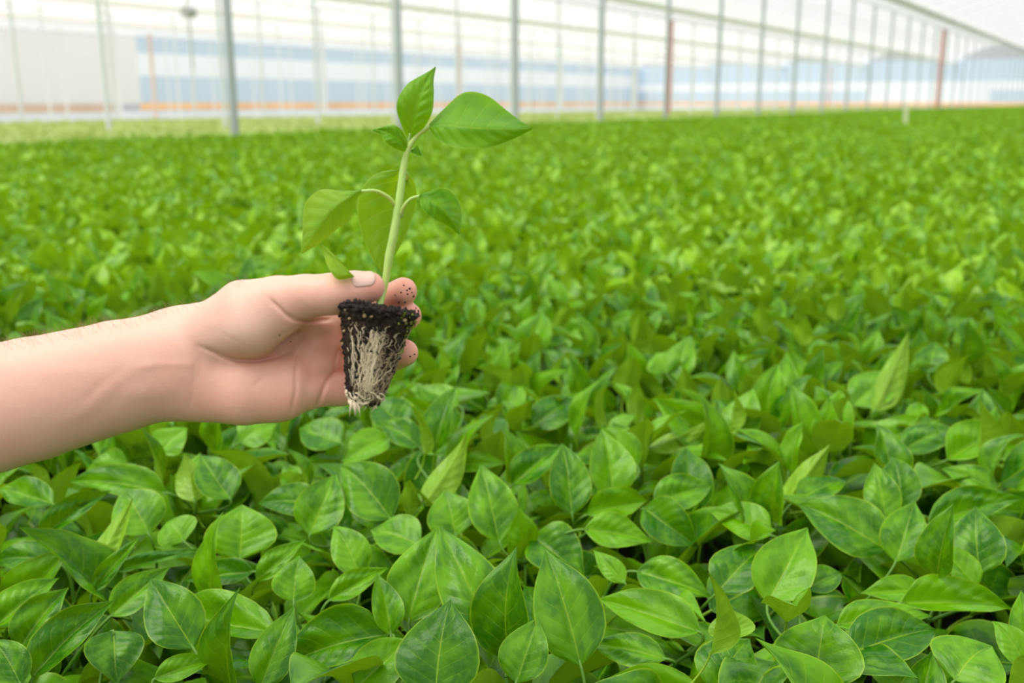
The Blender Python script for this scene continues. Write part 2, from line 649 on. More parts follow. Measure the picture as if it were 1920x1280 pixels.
def leaf_grid(nu, nv, W=0.27, droop=0.8, fold=0.25, wave=0.03, wfreq=9, ph=0.0, twist=0.0, bulge=0.012, stalk=0.0, asym=0.0, tipbend=0.0):
    """leaf of length 1 along +x, face up +z; returns V, F, UV"""
    ts = np.linspace(0, 1, nu + 1)
    ss = np.linspace(-1, 1, nv + 1)
    w = np.interp(ts, TT, WW) * W
    ang = -droop * (ts ** 1.3) + droop * 0.35 + tipbend * np.clip(ts - 0.75, 0, 1) * 4
    dx = np.cos(ang)
    dz = np.sin(ang)
    cx = np.concatenate([[0], np.cumsum((dx[1:] + dx[:-1]) / 2 * np.diff(ts))])
    cz = np.concatenate([[0], np.cumsum((dz[1:] + dz[:-1]) / 2 * np.diff(ts))])
    T, S = np.meshgrid(ts, ss, indexing='ij')
    A = np.abs(S)
    h = fold * A ** 1.2 * w[:, None]
    h += wave * np.sin(wfreq * T + ph + (S > 0) * 1.9) * A ** 2 * np.minimum(1, w[:, None] / W * 1.3)
    fr = (NVEIN * T - VSLOPE * A) % 1.0
    h += bulge * np.sin(PI * fr) ** 0.8 * np.sin(PI * np.clip(A * 0.98, 0, 1)) * (w[:, None] / W)
    h += 1.1 * bulge * np.sin(8 * T + 3.1 * S + 2 * ph) * np.sin(PI * np.clip(A, 0, 1)) * (w[:, None] / W)
    h -= 0.009 * np.exp(-(S / 0.06) ** 2)
    cen = asym * np.sin(PI * ts) * W
    y = S * w[:, None] * np.cos(fold * 0.6) + cen[:, None]
    tw = twist * ts
    Y = y * np.cos(tw)[:, None] - h * np.sin(tw)[:, None]
    H = y * np.sin(tw)[:, None] + h * np.cos(tw)[:, None]
    X = cx[:, None] - H * np.sin(ang)[:, None]
    Z = cz[:, None] + H * np.cos(ang)[:, None]
    V = np.stack([X, Y, Z], -1).reshape(-1, 3)
    UV = np.stack([S * 0.5 + 0.5, T], -1).reshape(-1, 2)
    i, j = np.meshgrid(np.arange(nu), np.arange(nv), indexing='ij')
    a = (i * (nv + 1) + j).ravel()
    Fq = np.stack([a, a + nv + 1, a + nv + 2, a + 1], -1)
    if stalk > 0:
        n = 6
        m = 6
        sv, su = [], []
        d0 = np.array([math.cos(ang[0]), 0, math.sin(ang[0])])
        for k in range(m + 1):
            u = k / m
            p = np.array([0.02 * (1 - u), 0, 0]) - d0 * stalk * u + np.array([0, 0, -stalk * 0.55 * u * u])
            r = 0.012 + 0.006 * u
            for q in range(n):
                th = 2 * PI * q / n
                sv.append(p + np.array([0, r * math.cos(th), r * math.sin(th) - 0.006]))
                su.append((0.5, 0.03))
        base = len(V)
        sf = [(base + k * n + q, base + k * n + (q + 1) % n, base + (k + 1) * n + (q + 1) % n, base + (k + 1) * n + q) for k in range(m) for q in range(n)]
        V = np.concatenate([V, np.array(sv)])
        UV = np.concatenate([UV, np.array(su)])
        Fq = np.concatenate([Fq, np.array(sf)])
    return V, Fq, UV


VAR = []
rv = random.Random(5)
for i in range(14):
    VAR.append(dict(W=rv.uniform(0.24, 0.33), droop=rv.uniform(0.35, 1.15), fold=rv.choice([0.1, 0.2, 0.3, 0.45, 0.6]), wave=rv.uniform(0.012, 0.04),
                    wfreq=rv.uniform(6, 13), ph=rv.uniform(0, 6), twist=rv.uniform(-0.45, 0.45), bulge=rv.uniform(0.018, 0.030), asym=rv.uniform(-.15, .15), tipbend=rv.uniform(-.5, .3)))
LEAFMESH = []
for i, pr in enumerate(VAR):
    V, Fq, UV = leaf_grid(26, 14, stalk=0.32, **pr)
    me = mesh_np('pepper_leaf', V, Fq, True, UV)
    me.materials.append(M_LEAF)
    LEAFMESH.append(me)
HV = []
for i in range(12):          # flatter ones for the leaves traced in the foreground
    pr = dict(W=0.5, droop=rv.uniform(0.1, 0.9), fold=rv.choice([0.04, 0.12, 0.2, 0.32]), wave=rv.uniform(0.015, 0.04), wfreq=rv.uniform(6, 11), ph=rv.uniform(0, 6),
              twist=rv.uniform(-0.35, 0.35), bulge=rv.uniform(0.022, 0.034), asym=rv.uniform(-.1, .1), tipbend=rv.uniform(-.4, .2))
    V, Fq, UV = leaf_grid(30, 16, stalk=0.0, **pr)
    me = mesh_np('pepper_leaf', V, Fq, True, UV)
    me.materials.append(M_LEAF)
    HV.append(me)


def plant_leaves(P, top, rng, nl=9, scale=1.0, zsc=1.0):
    """vectorised leaves of many plants. P (n,2), top (n,) -> dict of arrays (n*nl)"""
    n = len(P)
    f = np.tile(np.linspace(0, 1, nl), n)
    idx = np.repeat(np.arange(n), nl)
    az0 = np.repeat(rng.uniform(0, 2 * PI, n), nl)
    k = np.tile(np.arange(nl), n)
    az = az0 + k * 2.399 + rng.normal(0, 0.25, n * nl)
    el = np.radians(8 + 58 * f ** 1.4 + rng.normal(0, 20, n * nl))
    L = (0.124 - 0.056 * f ** 1.6) * rng.uniform(0.7, 1.15, n * nl) * scale
    pet = (0.034 - 0.028 * f) * scale
    z = np.repeat(top, nl) - 0.10 * (1 - f) * zsc - 0.012 + rng.normal(0, 0.006, n * nl)
    d = np.stack([np.cos(el) * np.cos(az), np.cos(el) * np.sin(az), np.sin(el)], -1)
    side = np.stack([-np.sin(az), np.cos(az), np.zeros_like(az)], -1)
    nor = np.cross(d, side)
    roll = rng.normal(0, 0.45, n * nl)[:, None]
    s2 = side * np.cos(roll) + nor * np.sin(roll)
    n2 = np.cross(d, s2)
    pos = np.stack([P[idx, 0] + np.cos(az) * pet, P[idx, 1] + np.sin(az) * pet, z], -1)
    return dict(idx=idx, pos=pos, d=d, s=s2, n=n2, L=L, f=f, ws=rng.uniform(0.85, 1.12, n * nl))


# ------------------------------------------------------------------ foreground leaves seen in the photograph: base, tip, width (px), u = underside, variant
HERO = [
 (312,924,125,897,58,0),(365,940,346,850,53,1),(433,936,375,850,72,0),(74,1010,207,917,46,0),(100,945,-5,911,42,0),(162,1081,252,934,50,1),
 (172,1112,262,1003,34,0),(103,1053,-20,1050,50,0),(279,1001,225,915,88,0),(450,1048,453,943,130,0),(345,1015,310,975,70,0),(211,1073,410,1028,32,0),
 (207,1155,318,1060,62,0),(60,1270,213,1123,76,0),(213,1182,220,1282,94,0),(35,1220,127,1100,72,0),(-10,1175,110,1080,70,0),(363,1215,280,1080,100,0),
 (520,1188,289,1145,68,0),(476,1071,342,1085,46,0),(289,1272,404,1233,46,0),(40,1285,-15,1195,62,0),
 (730,819,638,869,58,0),(734,973,634,864,92,0),(580,1003,630,885,90,0),(600,945,482,940,62,0),(788,838,710,790,42,0),(792,850,898,813,42,0),
 (792,948,880,815,55,1),(847,874,949,866,38,0),(855,1005,832,917,92,0),(937,1018,902,866,88,0),(788,1022,693,991,72,0),(765,1167,818,987,112,0),
 (931,1200,822,977,118,0),(734,1190,707,1073,60,0),(730,1188,513,1251,96,0),(816,1310,843,1120,165,0),(675,1080,625,981,66,0),(550,1130,560,1040,80,0),
 (615,1126,728,1063,46,0),(480,1092,572,1010,42,0),(488,1290,552,1134,82,0),(667,1290,771,1190,90,0),
 (960,909,1053,831,62,0),(1073,965,1054,827,78,0),(1151,936,1128,801,86,0),(1195,874,1128,798,52,0),(1218,840,1339,782,34,1),(1292,858,1388,807,32,1),
 (1100,965,1215,935,46,0),(1206,952,1310,1024,78,0),(1225,945,1338,906,60,0),(1445,1003,1329,954,70,0),(1095,992,1222,1014,64,0),(1000,1005,1098,1080,100,0),
 (1089,1247,1022,1026,134,0),(1194,1071,1337,1116,74,0),(1313,1184,1120,1118,80,0),(1172,1093,1112,1028,40,0),(1249,1235,1095,1200,60,0),(968,1280,1008,1155,92,0),
 (1340,1300,1407,1192,120,0),(1310,1290,1120,1275,56,0),(1345,1110,1440,1015,88,0),(1378,1198,1366,1139,88,1),
 (1475,936,1557,835,46,1),(1495,936,1588,893,50,0),(1662,1030,1495,940,108,0),(1438,1131,1514,985,106,0),(1690,956,1674,850,72,0),(1663,975,1640,865,64,0),
 (1680,1053,1715,936,76,0),(1739,983,1920,930,46,0),(1838,1075,1830,944,98,0),(1834,1100,1746,1015,56,0),(1690,1130,1905,1137,70,0),(1568,1172,1752,1150,64,0),
 (1590,1225,1762,1172,82,0),(1525,1290,1545,1149,165,0),(1791,1275,1862,1205,120,0),(1730,1105,1616,1110,52,0),(1510,1105,1580,1068,46,0),(1776,862,1887,811,56,0),
 (1690,846,1800,801,46,0),(1925,1230,1915,1105,62,0),(1925,1250,1862,1160,52,0),(1870,920,1765,875,46,0),(1665,985,1515,945,26,0),
 (760,800,700,745,70,0),(640,830,560,800,60,0),(1000,800,1090,745,60,0),(860,760,770,735,48,0),(1600,760,1690,700,60,0),(1640,770,1705,625,46,1),
 (1740,700,1755,640,52,0),(1250,700,1230,660,60,0),(450,830,520,790,60,0),(300,850,350,800,60,0),(240,870,160,880,50,0)]
hero = []
rh = random.Random(21)
for i, (bx, by, tx, ty, w, fl) in enumerate(HERO):
    ymid = max(by, ty)
    B = at_z(bx, by, 0.825 if by > 1000 else 0.835)
    dep = -((B - CAM) @ RCAM)[2]
    proj = math.hypot(tx - bx, ty - by) / F_PX * dep
    L = proj * 1.10
    up = (by - ty) / math.hypot(tx - bx, ty - by)
    dd = px_dir(tx, ty)
    # tip depth: leaning away when it points up in the picture, towards the camera when it hangs down
    off = math.sqrt(max(0, L * L - proj * proj)) * (1.0 if up > 0.15 else (-0.8 if up < -0.3 else 0.1))
    T = CAM + dd * (dep + off)
    if T[2] < 0.80:
        T = at_z(tx, ty, 0.80)
    a = T - B
    L = np.linalg.norm(a)
    a = a / L
    tocam = CAM - (B + T) / 2
    tocam /= np.linalg.norm(tocam)
    nn = np.array([0, 0, 0.75]) + tocam * 0.9 + RIGHT * rh.uniform(-.25, .25)
    nn = nn - a * (nn @ a)
    nn /= np.linalg.norm(nn)
    wt = (w / F_PX * dep) / max(0.55, abs(nn @ tocam))
    if fl:
        nn = -nn
    hero.append(dict(B=B, T=T, a=a, n=nn, L=L, w=wt, px=(bx, by, tx, ty, w), dep=dep))

# ------------------------------------------------------------------ plants of the crop
SP = 0.086
gx = np.arange(-8.45, 2.5, SP)
gy = np.arange(0.15, 99.5, SP)


def in_view(x, y, z, m):
    u, v, dep = project(np.stack([x, y, z], -1))
    return (dep > 0.3) & (u > -m / np.maximum(dep, .5)) & (u < 1920 + m / np.maximum(dep, .5)) & (v < 1280 + m / np.maximum(dep, .5))


gy1 = np.arange(0.15, 5.5, SP)
X, Yg = np.meshgrid(gx, gy1, indexing='ij')
X = X.ravel() + RNG.normal(0, 0.011, X.size)
Yg = Yg.ravel() + RNG.normal(0, 0.011, Yg.size)
ok = in_view(X, Yg, np.full_like(X, 0.84), 130)
ok2 = in_view(X, Yg, np.full_like(X, 0.84), 1700) & ~ok
Xo, Yo = X[ok2], Yg[ok2]            # plants beside the frame, part of the uncounted crop
X, Yg = X[ok], Yg[ok]
dep = project(np.stack([X, Yg, np.full_like(X, 0.84)], -1))[2]
o_ = np.argsort(dep)
X, Yg, dep = X[o_], Yg[o_], dep[o_]
NNEAR = 300
TOPZ = 0.845


def top_height(x, y, rng):
    return TOPZ + 0.014 * np.sin(x * 3.1 + 1.2 * np.sin(y * 2.3)) + rng.normal(0, 0.012, len(x))


nX, nY = X[:NNEAR], Yg[:NNEAR]
nT = top_height(nX, nY, RNG) - 0.004
LV = plant_leaves(np.stack([nX, nY], -1), nT, RNG)
# stems for the traced leaves
own = {}
for h in hero:
    dd = (nX - (h['B'][0] + h['T'][0] * 0.0)) ** 2 + (nY - h['B'][1]) ** 2
    own.setdefault(int(np.argmin(dd)), []).append(h)
u, v, ud = project(LV['pos'] + LV['d'] * LV['L'][:, None] * 0.5)
skip = np.zeros(len(u), bool)
tipu, tipv, _t = project(LV['pos'] + LV['d'] * LV['L'][:, None])
for h in hero:
    bx, by, tx, ty, w = h['px']
    ax = np.array([tx - bx, ty - by], float)
    ll = np.linalg.norm(ax)
    ax /= ll
    for uu, vv in ((u, v), (tipu, tipv)):
        s = (uu - bx) * ax[0] + (vv - by) * ax[1]
        t = np.abs(-(uu - bx) * ax[1] + (vv - by) * ax[0])
        inside = (s > -0.08 * ll) & (s < 1.0 * ll) & (t < w * 0.55 * np.clip(np.sin(PI * np.clip(s / ll, 0.02, 0.98)) ** 0.5, 0.2, 1))
        skip |= inside & (ud < h['dep'] + 0.03)


def mat_from(pos, a, s, n, sc):
    M = Matrix(((a[0] * sc[0], s[0] * sc[1], n[0] * sc[2], pos[0]), (a[1] * sc[0], s[1] * sc[1], n[1] * sc[2], pos[1]),
                (a[2] * sc[0], s[2] * sc[1], n[2] * sc[2], pos[2]), (0, 0, 0, 1)))
    return M


sb = MB()
sb.tube([(0, 0, 0), (0.002, 0.001, 0.1), (0, 0, 0.2), (0, 0, 0.23)], [0.0028, 0.0025, 0.0018, 0.001], 6)
STEMO = sb.build('stem', M_STEM, smooth=True)
stem_used = False


def band(px_, py_):
    col = 'left' if px_ < 640 else ('middle' if px_ < 1280 else 'right')
    return col


nu_, nv_, nd_ = project(np.stack([nX, nY, nT], -1))
for i in range(NNEAR):
    loc = np.array([nX[i], nY[i], BZ])
    e = empty('pepper_plant', loc)
    c = band(nu_[i], nv_[i])
    if nv_[i] > 1010:
        dist = 'sharp front rows, %s third of the photo' % c
    elif nv_[i] > 760:
        dist = 'rows behind the sharp front, %s third' % c
    else:
        dist = 'softly blurred middle rows, %s third' % c
    tag(e, 'glossy green young pepper plant in the ' + dist, 'plant', 'pepper plants in the ' + dist)
    if not stem_used:
        st = STEMO
        stem_used = True
    else:
        st = STEMO.copy()
        COL.objects.link(st)
    st.parent = e
    kept = [LV['pos'][q][2] for q in np.where(LV['idx'] == i)[0] if not skip[q]]
    hb_ = min(max(kept) if kept else 0.78, nT[i] - 0.01, min([h['B'][2] - 0.015 for h in own.get(i, [])] + [9]))
    st.scale = (1, 1, (hb_ - BZ) / 0.23)
    st.rotation_euler = (0, 0, random.uniform(0, 6))
    for q in np.where(LV['idx'] == i)[0]:
        if skip[q]:
            continue
        me = LEAFMESH[random.randrange(len(LEAFMESH))]
        o = bpy.data.objects.new('leaf', me)
        L = LV['L'][q]
        M = mat_from(LV['pos'][q] - loc, LV['d'][q], LV['s'][q], LV['n'][q], (L, L * LV['ws'][q], L))
        link(o, e)
        o.matrix_local = M
    for h in own.get(i, []):
        me = HV[rh.randrange(len(HV))]
        o = bpy.data.objects.new('leaf', me)
        sdir = np.cross(h['n'], h['a'])
        M = mat_from(h['B'] - loc, h['a'], sdir, h['n'], (h['L'] * 1.02, h['w'], h['L']))
        link(o, e)
        o.matrix_local = M
        pm = MB()
        B = h['B'] - loc
        zs = max(0.05, hb_ - BZ - 0.005)
        S = np.array([0, 0, zs])
        mid = (B - h['a'] * 0.018)
        bz = [B + h['a'] * 0.004, mid, mid * 0.3 + S * 0.7 + np.array([0, 0, 0.004]), S]
        pm.tube([bz[0] * (1 - u) ** 3 + 3 * bz[1] * u * (1 - u) ** 2 + 3 * bz[2] * u * u * (1 - u) + bz[3] * u ** 3 for u in np.linspace(0, 1, 11)], list(np.linspace(0.0012, 0.0016, 11)), 6)
        pm.build('leaf_stalk', M_STEM, e, smooth=True)


# ------------------------------------------------------------------ the rest of the crop: uncountable leaves as one mesh
def leaf_cloud(name, groups, mat, zmin=0.0):
    """groups: list of (LV dict, templates [(V,F,UV)])"""
    Vs, Fs, Us, Rs = [], [], [], []
    base = 0
    rng = np.random.default_rng(3)
    for LVd, tmpl in groups:
        pick = rng.integers(0, len(tmpl), len(LVd['L']))
        for k, (tv, tf, tu) in enumerate(tmpl):
            m = pick == k
            if not m.any():
                continue
            d, s, n, L, w, p = LVd['d'][m], LVd['s'][m], LVd['n'][m], LVd['L'][m], LVd['ws'][m], LVd['pos'][m]
            N = len(L)
            W = (p[:, None, :] + tv[None, :, 0, None] * (d * L[:, None])[:, None, :] + tv[None, :, 1, None] * (s * (L * w)[:, None])[:, None, :]
                 + tv[None, :, 2, None] * (n * L[:, None])[:, None, :])
            Vs.append(W.reshape(-1, 3))
            Fs.append((tf[None] + (np.arange(N) * len(tv))[:, None, None] + base).reshape(-1, 4))
            Us.append(np.tile(tu, (N, 1)))
            Rs.append(np.repeat(rng.random(N), len(tv)))
            base += N * len(tv)
    V = np.concatenate(Vs)
    lowz = V[:, 2] < zmin
    V[lowz, 2] = zmin + 0.003 * rng.random(lowz.sum())
    me = mesh_np(name, V, np.concatenate(Fs), True, np.concatenate(Us))
    at = me.attributes.new('rnd', 'FLOAT', 'POINT')
    at.data.foreach_set('value', np.concatenate(Rs).astype(np.float32))
    me.materials.append(mat)
    return link(bpy.data.objects.new(name, me))


def templates(nu, nv, bul=True):
    out = []
    for pr in VAR[:10]:
        q = dict(pr)
        if not bul:
            q['bulge'] = 0
        out.append(leaf_grid(nu, nv, **q))
    return out


def bed_points(ylo, yhi, sp, xmin=-8.45, xmax=2.8, depmin=None, depmax=None, margin=1700):
    gx_ = np.arange(xmin, xmax, sp)
    gy_ = np.arange(ylo, yhi, sp)
    A, B_ = np.meshgrid(gx_, gy_, indexing='ij')
    A = A.ravel() + RNG.uniform(-.3, .3, A.size) * sp
    B_ = B_.ravel() + RNG.uniform(-.3, .3, B_.size) * sp
    z = np.full_like(A, 0.84)
    u_, v_, d_ = project(np.stack([A, B_, z], -1))
    m = (d_ > depmin) & (d_ < depmax) & (u_ > -margin / np.maximum(1, d_) - 30) & (u_ < 1920 + margin / np.maximum(1, d_) + 30)
    return np.stack([A[m], B_[m]], -1)


groups = []
Pa = np.stack([X[NNEAR:], Yg[NNEAR:]], -1)
da = dep[NNEAR:]
D1, D2, D3 = 2.8, 4.4, 11.0
for lo, hi, tm in ((0, D1, templates(14, 8)), (D1, D2, templates(9, 4))):
    m = (da >= lo) & (da < hi)
    P_ = Pa[m]
    groups.append((plant_leaves(P_, top_height(P_[:, 0], P_[:, 1], RNG), RNG), tm))
groups.append((plant_leaves(np.stack([Xo, Yo], -1), top_height(Xo, Yo, RNG), RNG), templates(8, 4)))
P_ = bed_points(2.0, 14, 0.098, depmin=D2, depmax=D3)
groups.append((plant_leaves(P_, top_height(P_[:, 0], P_[:, 1], RNG), RNG, 8, 1.15), templates(4, 2, False)))
P_ = bed_points(5.0, 99, 0.15, xmin=-8.35, depmin=D3, depmax=30)
groups.append((plant_leaves(P_, top_height(P_[:, 0], P_[:, 1], RNG), RNG, 9, 1.3), templates(3, 2, False)))
P_ = bed_points(20.0, 99, 0.24, xmin=-8.25, depmin=30, depmax=130)
groups.append((plant_leaves(P_, top_height(P_[:, 0], P_[:, 1], RNG), RNG, 9, 1.7), templates(3, 2, False)))
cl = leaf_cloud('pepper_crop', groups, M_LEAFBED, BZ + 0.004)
tag(cl, 'dense sea of green pepper seedlings filling the bench behind the front plants, out to the posts', 'crop', kind='stuff')
print('crop verts', len(cl.data.vertices))
for PX0, PX1, wd in PBX:
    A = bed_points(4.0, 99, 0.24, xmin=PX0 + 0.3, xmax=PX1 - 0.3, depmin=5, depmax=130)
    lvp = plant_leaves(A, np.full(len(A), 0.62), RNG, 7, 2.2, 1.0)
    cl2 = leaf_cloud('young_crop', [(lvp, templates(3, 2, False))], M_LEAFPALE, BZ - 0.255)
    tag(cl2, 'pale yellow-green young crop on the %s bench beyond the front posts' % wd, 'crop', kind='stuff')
#HANDPART
# ------------------------------------------------------------------ the hand and forearm: one continuous surface grown from a distance field
HD = 0.56                          # distance of the hand from the camera


def hp(px, py, dz=0.0):
    """picture column and row, cm towards the camera -> camera space"""
    d = HD - dz * 0.01
    return np.array([(px - 960) / F_PX * d, (640 - py) / F_PX * d, -d])


def hw(px, py, dz=0.0):
    return CAM + RCAM @ hp(px, py, dz)


PXM = HD / F_PX
VOX = 0.00082
LO = np.array([hp(-420, 0, 0)[0], hp(0, 1060, 0)[1], -HD - 0.085])
HI = np.array([hp(815, 0, 0)[0], hp(0, 480, 0)[1], -HD + 0.045])
NG = np.ceil((HI - LO) / VOX).astype(int)
AX = [(LO[i] + VOX * np.arange(NG[i])).astype(np.float32) for i in range(3)]
FLD = np.full(tuple(NG), 0.05, np.float32)


def prim(pts, rads, zs=1.0, k=0.004, ys=1.0):
    """chain of tapered capsules; zs < 1 flattens in depth"""
    global FLD
    P = [np.asarray(hp(*p), float) for p in pts]
    R = [r * PXM for r in rads]
    mg = max(R) + 0.02
    lo = np.min(P, 0) - mg
    hi = np.max(P, 0) + mg
    a = np.clip(((lo - LO) / VOX).astype(int), 0, NG - 1)
    b = np.clip(((hi - LO) / VOX).astype(int) + 1, 1, NG)
    gx_ = AX[0][a[0]:b[0]][:, None, None]
    gy_ = AX[1][a[1]:b[1]][None, :, None]
    gz_ = AX[2][a[2]:b[2]][None, None, :]
    best = None
    for i in range(len(P) - 1):
        A, B = P[i], P[i + 1]
        ab = (B - A)
        abz = ab[2] / zs
        L2 = ab[0] ** 2 + ab[1] ** 2 + abz ** 2 + 1e-12
        dx, dy, dz = gx_ - A[0], gy_ - A[1], (gz_ - A[2]) / zs
        t = np.clip((dx * ab[0] + dy * ab[1] + dz * abz) / L2, 0, 1)
        d = np.sqrt((dx - t * ab[0]) ** 2 + (dy - t * ab[1]) ** 2 + (dz - t * abz) ** 2) - (R[i] + (R[i + 1] - R[i]) * t)
        d = d * (0.5 + 0.5 * zs)
        best = d if best is None else np.minimum(best, d) if i == 0 else smin(best, d, 0.0018)
    sub = FLD[a[0]:b[0], a[1]:b[1], a[2]:b[2]]
    FLD[a[0]:b[0], a[1]:b[1], a[2]:b[2]] = smin(sub, best.astype(np.float32), k)


def smin(a, b, k):
    h = np.maximum(k - np.abs(a - b), 0) / k
    return np.minimum(a, b) - h * h * k * 0.25


# forearm to wrist
prim([(-380, 855, -3.6), (-150, 798, -3.2), (60, 748, -2.8), (220, 706, -2.4), (345, 677, -2.0)], [150, 138, 121, 109, 101], 0.72, 0.006)
# palm: four metacarpals
prim([(345, 650, -2.2), (450, 620, -2.6), (590, 612, -3.0)], [70, 62, 36], 0.62, 0.01)
prim([(350, 680, -2.2), (460, 665, -2.7), (600, 648, -3.0)], [72, 66, 36], 0.62, 0.01)
prim([(350, 700, -2.2), (460, 705, -2.7), (598, 690, -2.8)], [70, 66, 36], 0.62, 0.01)
prim([(352, 705, -2.1), (450, 724, -2.1), (520, 730, -2.2), (580, 733, -2.3)], [74, 68, 60, 35], 0.66, 0.01)
# heel of the hand on the little finger side
prim([(385, 722, -1.6), (460, 730, -1.3), (530, 728, -1.5)], [52, 60, 52], 0.62, 0.01)
# thumb
prim([(392, 612, -1.5), (455, 575, -0.9), (520, 562, -0.35), (572, 556, 0.15), (625, 551, 0.55), (662, 543, 0.62), (692, 538, 0.55)],
     [44, 50, 44.5, 41, 38.5, 34.5, 29], 0.92, 0.008)
# ball of the thumb
prim([(412, 626, -1.0), (470, 612, -0.35), (530, 590, -0.2)], [50, 60, 42], 0.82, 0.008)
# web between thumb and palm
prim([(560, 592, -1.5), (592, 606, -2.2)], [24, 20], 0.8, 0.008)
# fingers
prim([(585, 614, -2.9), (660, 592, -5.1), (716, 566, -3.9), (756, 546, -1.55)], [36, 31, 29, 27], 1.0, 0.0035)
prim([(598, 650, -3.0), (668, 634, -5.9), (724, 608, -4.6), (765, 592, -2.0)], [35, 31, 29, 26.5], 1.0, 0.0025)
prim([(596, 690, -2.8), (640, 690, -4.6), (700, 690, -5.3), (759, 661, -2.7)], [36, 30, 28, 26.5], 1.0, 0.0025)
prim([(580, 732, -2.2), (640, 731, -2.9), (685, 722, -3.2), (706, 702, -2.0)], [33, 31, 25, 21], 1.0, 0.003)

GX, GY, GZ = AX[0][:, None, None], AX[1][None, :, None], AX[2][None, None, :]
PXg = (960 + F_PX * GX / (-GZ)).astype(np.float32)
PYg = (640 - F_PX * GY / (-GZ)).astype(np.float32)


def crease(pts, depth, width, zmin=-2.6, zmax=9):
    """groove (depth > 0) or ridge (depth < 0) pressed into the side facing the camera along a line in picture coordinates"""
    global FLD
    pts = np.array(pts, float)
    m = 3.2 * width
    a0 = int(np.clip(((hp(pts[:, 0].min() - m - 8, 0, 0)[0]) - LO[0]) / VOX - 8, 0, NG[0] - 1))
    a1 = int(np.clip(((hp(pts[:, 0].max() + m + 8, 0, 0)[0]) - LO[0]) / VOX + 8, 1, NG[0]))
    b0 = int(np.clip(((hp(0, pts[:, 1].max() + m + 8, 0)[1]) - LO[1]) / VOX - 8, 0, NG[1] - 1))
    b1 = int(np.clip(((hp(0, pts[:, 1].min() - m - 8, 0)[1]) - LO[1]) / VOX + 8, 1, NG[1]))
    sub = FLD[a0:a1, b0:b1]
    qx = PXg[a0:a1]
    qx = np.broadcast_to(qx, sub.shape)
    qy = np.broadcast_to(PYg[:, b0:b1], sub.shape)
    dmin = np.full(sub.shape, 1e9, np.float32)
    n = len(pts)
    cum = np.concatenate([[0], np.cumsum(np.linalg.norm(np.diff(pts, axis=0), axis=1))])
    tt = np.zeros(sub.shape, np.float32)
    for i in range(n - 1):
        A, B = pts[i], pts[i + 1]
        ab = B - A
        l2 = ab @ ab
        t = np.clip(((qx - A[0]) * ab[0] + (qy - A[1]) * ab[1]) / l2, 0, 1)
        d = (qx - A[0] - t * ab[0]) ** 2 + (qy - A[1] - t * ab[1]) ** 2
        w = d < dmin
        dmin = np.where(w, d, dmin)
        tt = np.where(w, (cum[i] + t * math.sqrt(l2)) / cum[-1], tt)
    amp = depth * 0.001 * np.exp(-dmin / width ** 2) * np.clip(np.minimum(tt, 1 - tt) * 6, 0.12, 1)
    zz = (GZ + HD) * 100
    fr = np.clip((zz - zmin) / 0.4, 0, 1) * np.clip((zmax - zz) / 0.3, 0, 1)
    near = np.exp(-(sub / 0.004) ** 2)
    FLD[a0:a1, b0:b1] = sub + (amp * fr * near).astype(np.float32)


crease([(584, 604), (574, 622), (558, 642), (538, 660), (512, 671), (480, 677), (450, 676), (420, 668), (392, 656), (368, 647)], 2.0, 3.4)
crease([(584, 604), (574, 622), (558, 642), (538, 660), (512, 671), (480, 677), (450, 676), (420, 668)], 1.0, 13)
crease([(543, 784), (550, 755), (555, 730), (554, 700), (558, 668), (572, 638)], 1.0, 2.6, -5)
crease([(592, 768), (603, 738), (612, 716), (626, 699), (640, 694)], 1.6, 3.6, -6)
crease([(630, 697), (627, 680), (632, 662), (640, 650)], 1.3, 3.5, -6)
crease([(470, 731), (508, 694), (534, 672), (556, 655)], 0.6, 5.0)
crease([(503, 556), (520, 574), (538, 591), (556, 600), (582, 603), (625, 598)], 2.2, 3.2, -4)
crease([(572, 606), (556, 622), (540, 634)], 0.7, 2.2, -4)
crease([(566, 604), (546, 617), (520, 632), (500, 640)], 0.35, 2.6, -4)
crease([(361, 640), (366, 677), (362, 736), (351, 774)], 0.45, 2.6, -4)
crease([(368, 640), (376, 668), (372, 720)], 0.4, 6, -4)
crease([(606, 522), (612, 535), (610, 548)], 0.35, 1.8, -3)
crease([(616, 524), (622, 538), (622, 550)], 0.35, 1.8, -3)
crease([(626, 528), (629, 538)], 0.25, 1.6, -3)
# tendons and veins of the wrist
crease([(255, 690), (300, 682), (345, 682), (372, 684)], -0.35, 6, -4)
crease([(100, 800), (160, 775), (205, 735), (225, 705), (265, 690), (310, 665)], -0.4, 15, -5)
crease([(150, 760), (195, 715), (240, 690)], 0.35, 9, -5)
crease([(120, 810), (185, 765), (215, 738), (232, 712), (300, 695)], 0.3, 16, -5)
crease([(60, 700), (140, 695), (200, 698)], -0.25, 14, -5)
crease([(225, 742), (290, 735), (345, 730)], -0.25, 14, -5)
for q in range(5):         # fine folds over the ball of the thumb, near the wrist
    crease([(372 + 6 * q, 612 + 7 * q), (410 + 8 * q, 622 + 8 * q), (450 + 10 * q, 640 + 5 * q)], 0.16, 2.4, -3)
crease([(556, 563), (572, 575), (576, 590)], 0.25, 4)


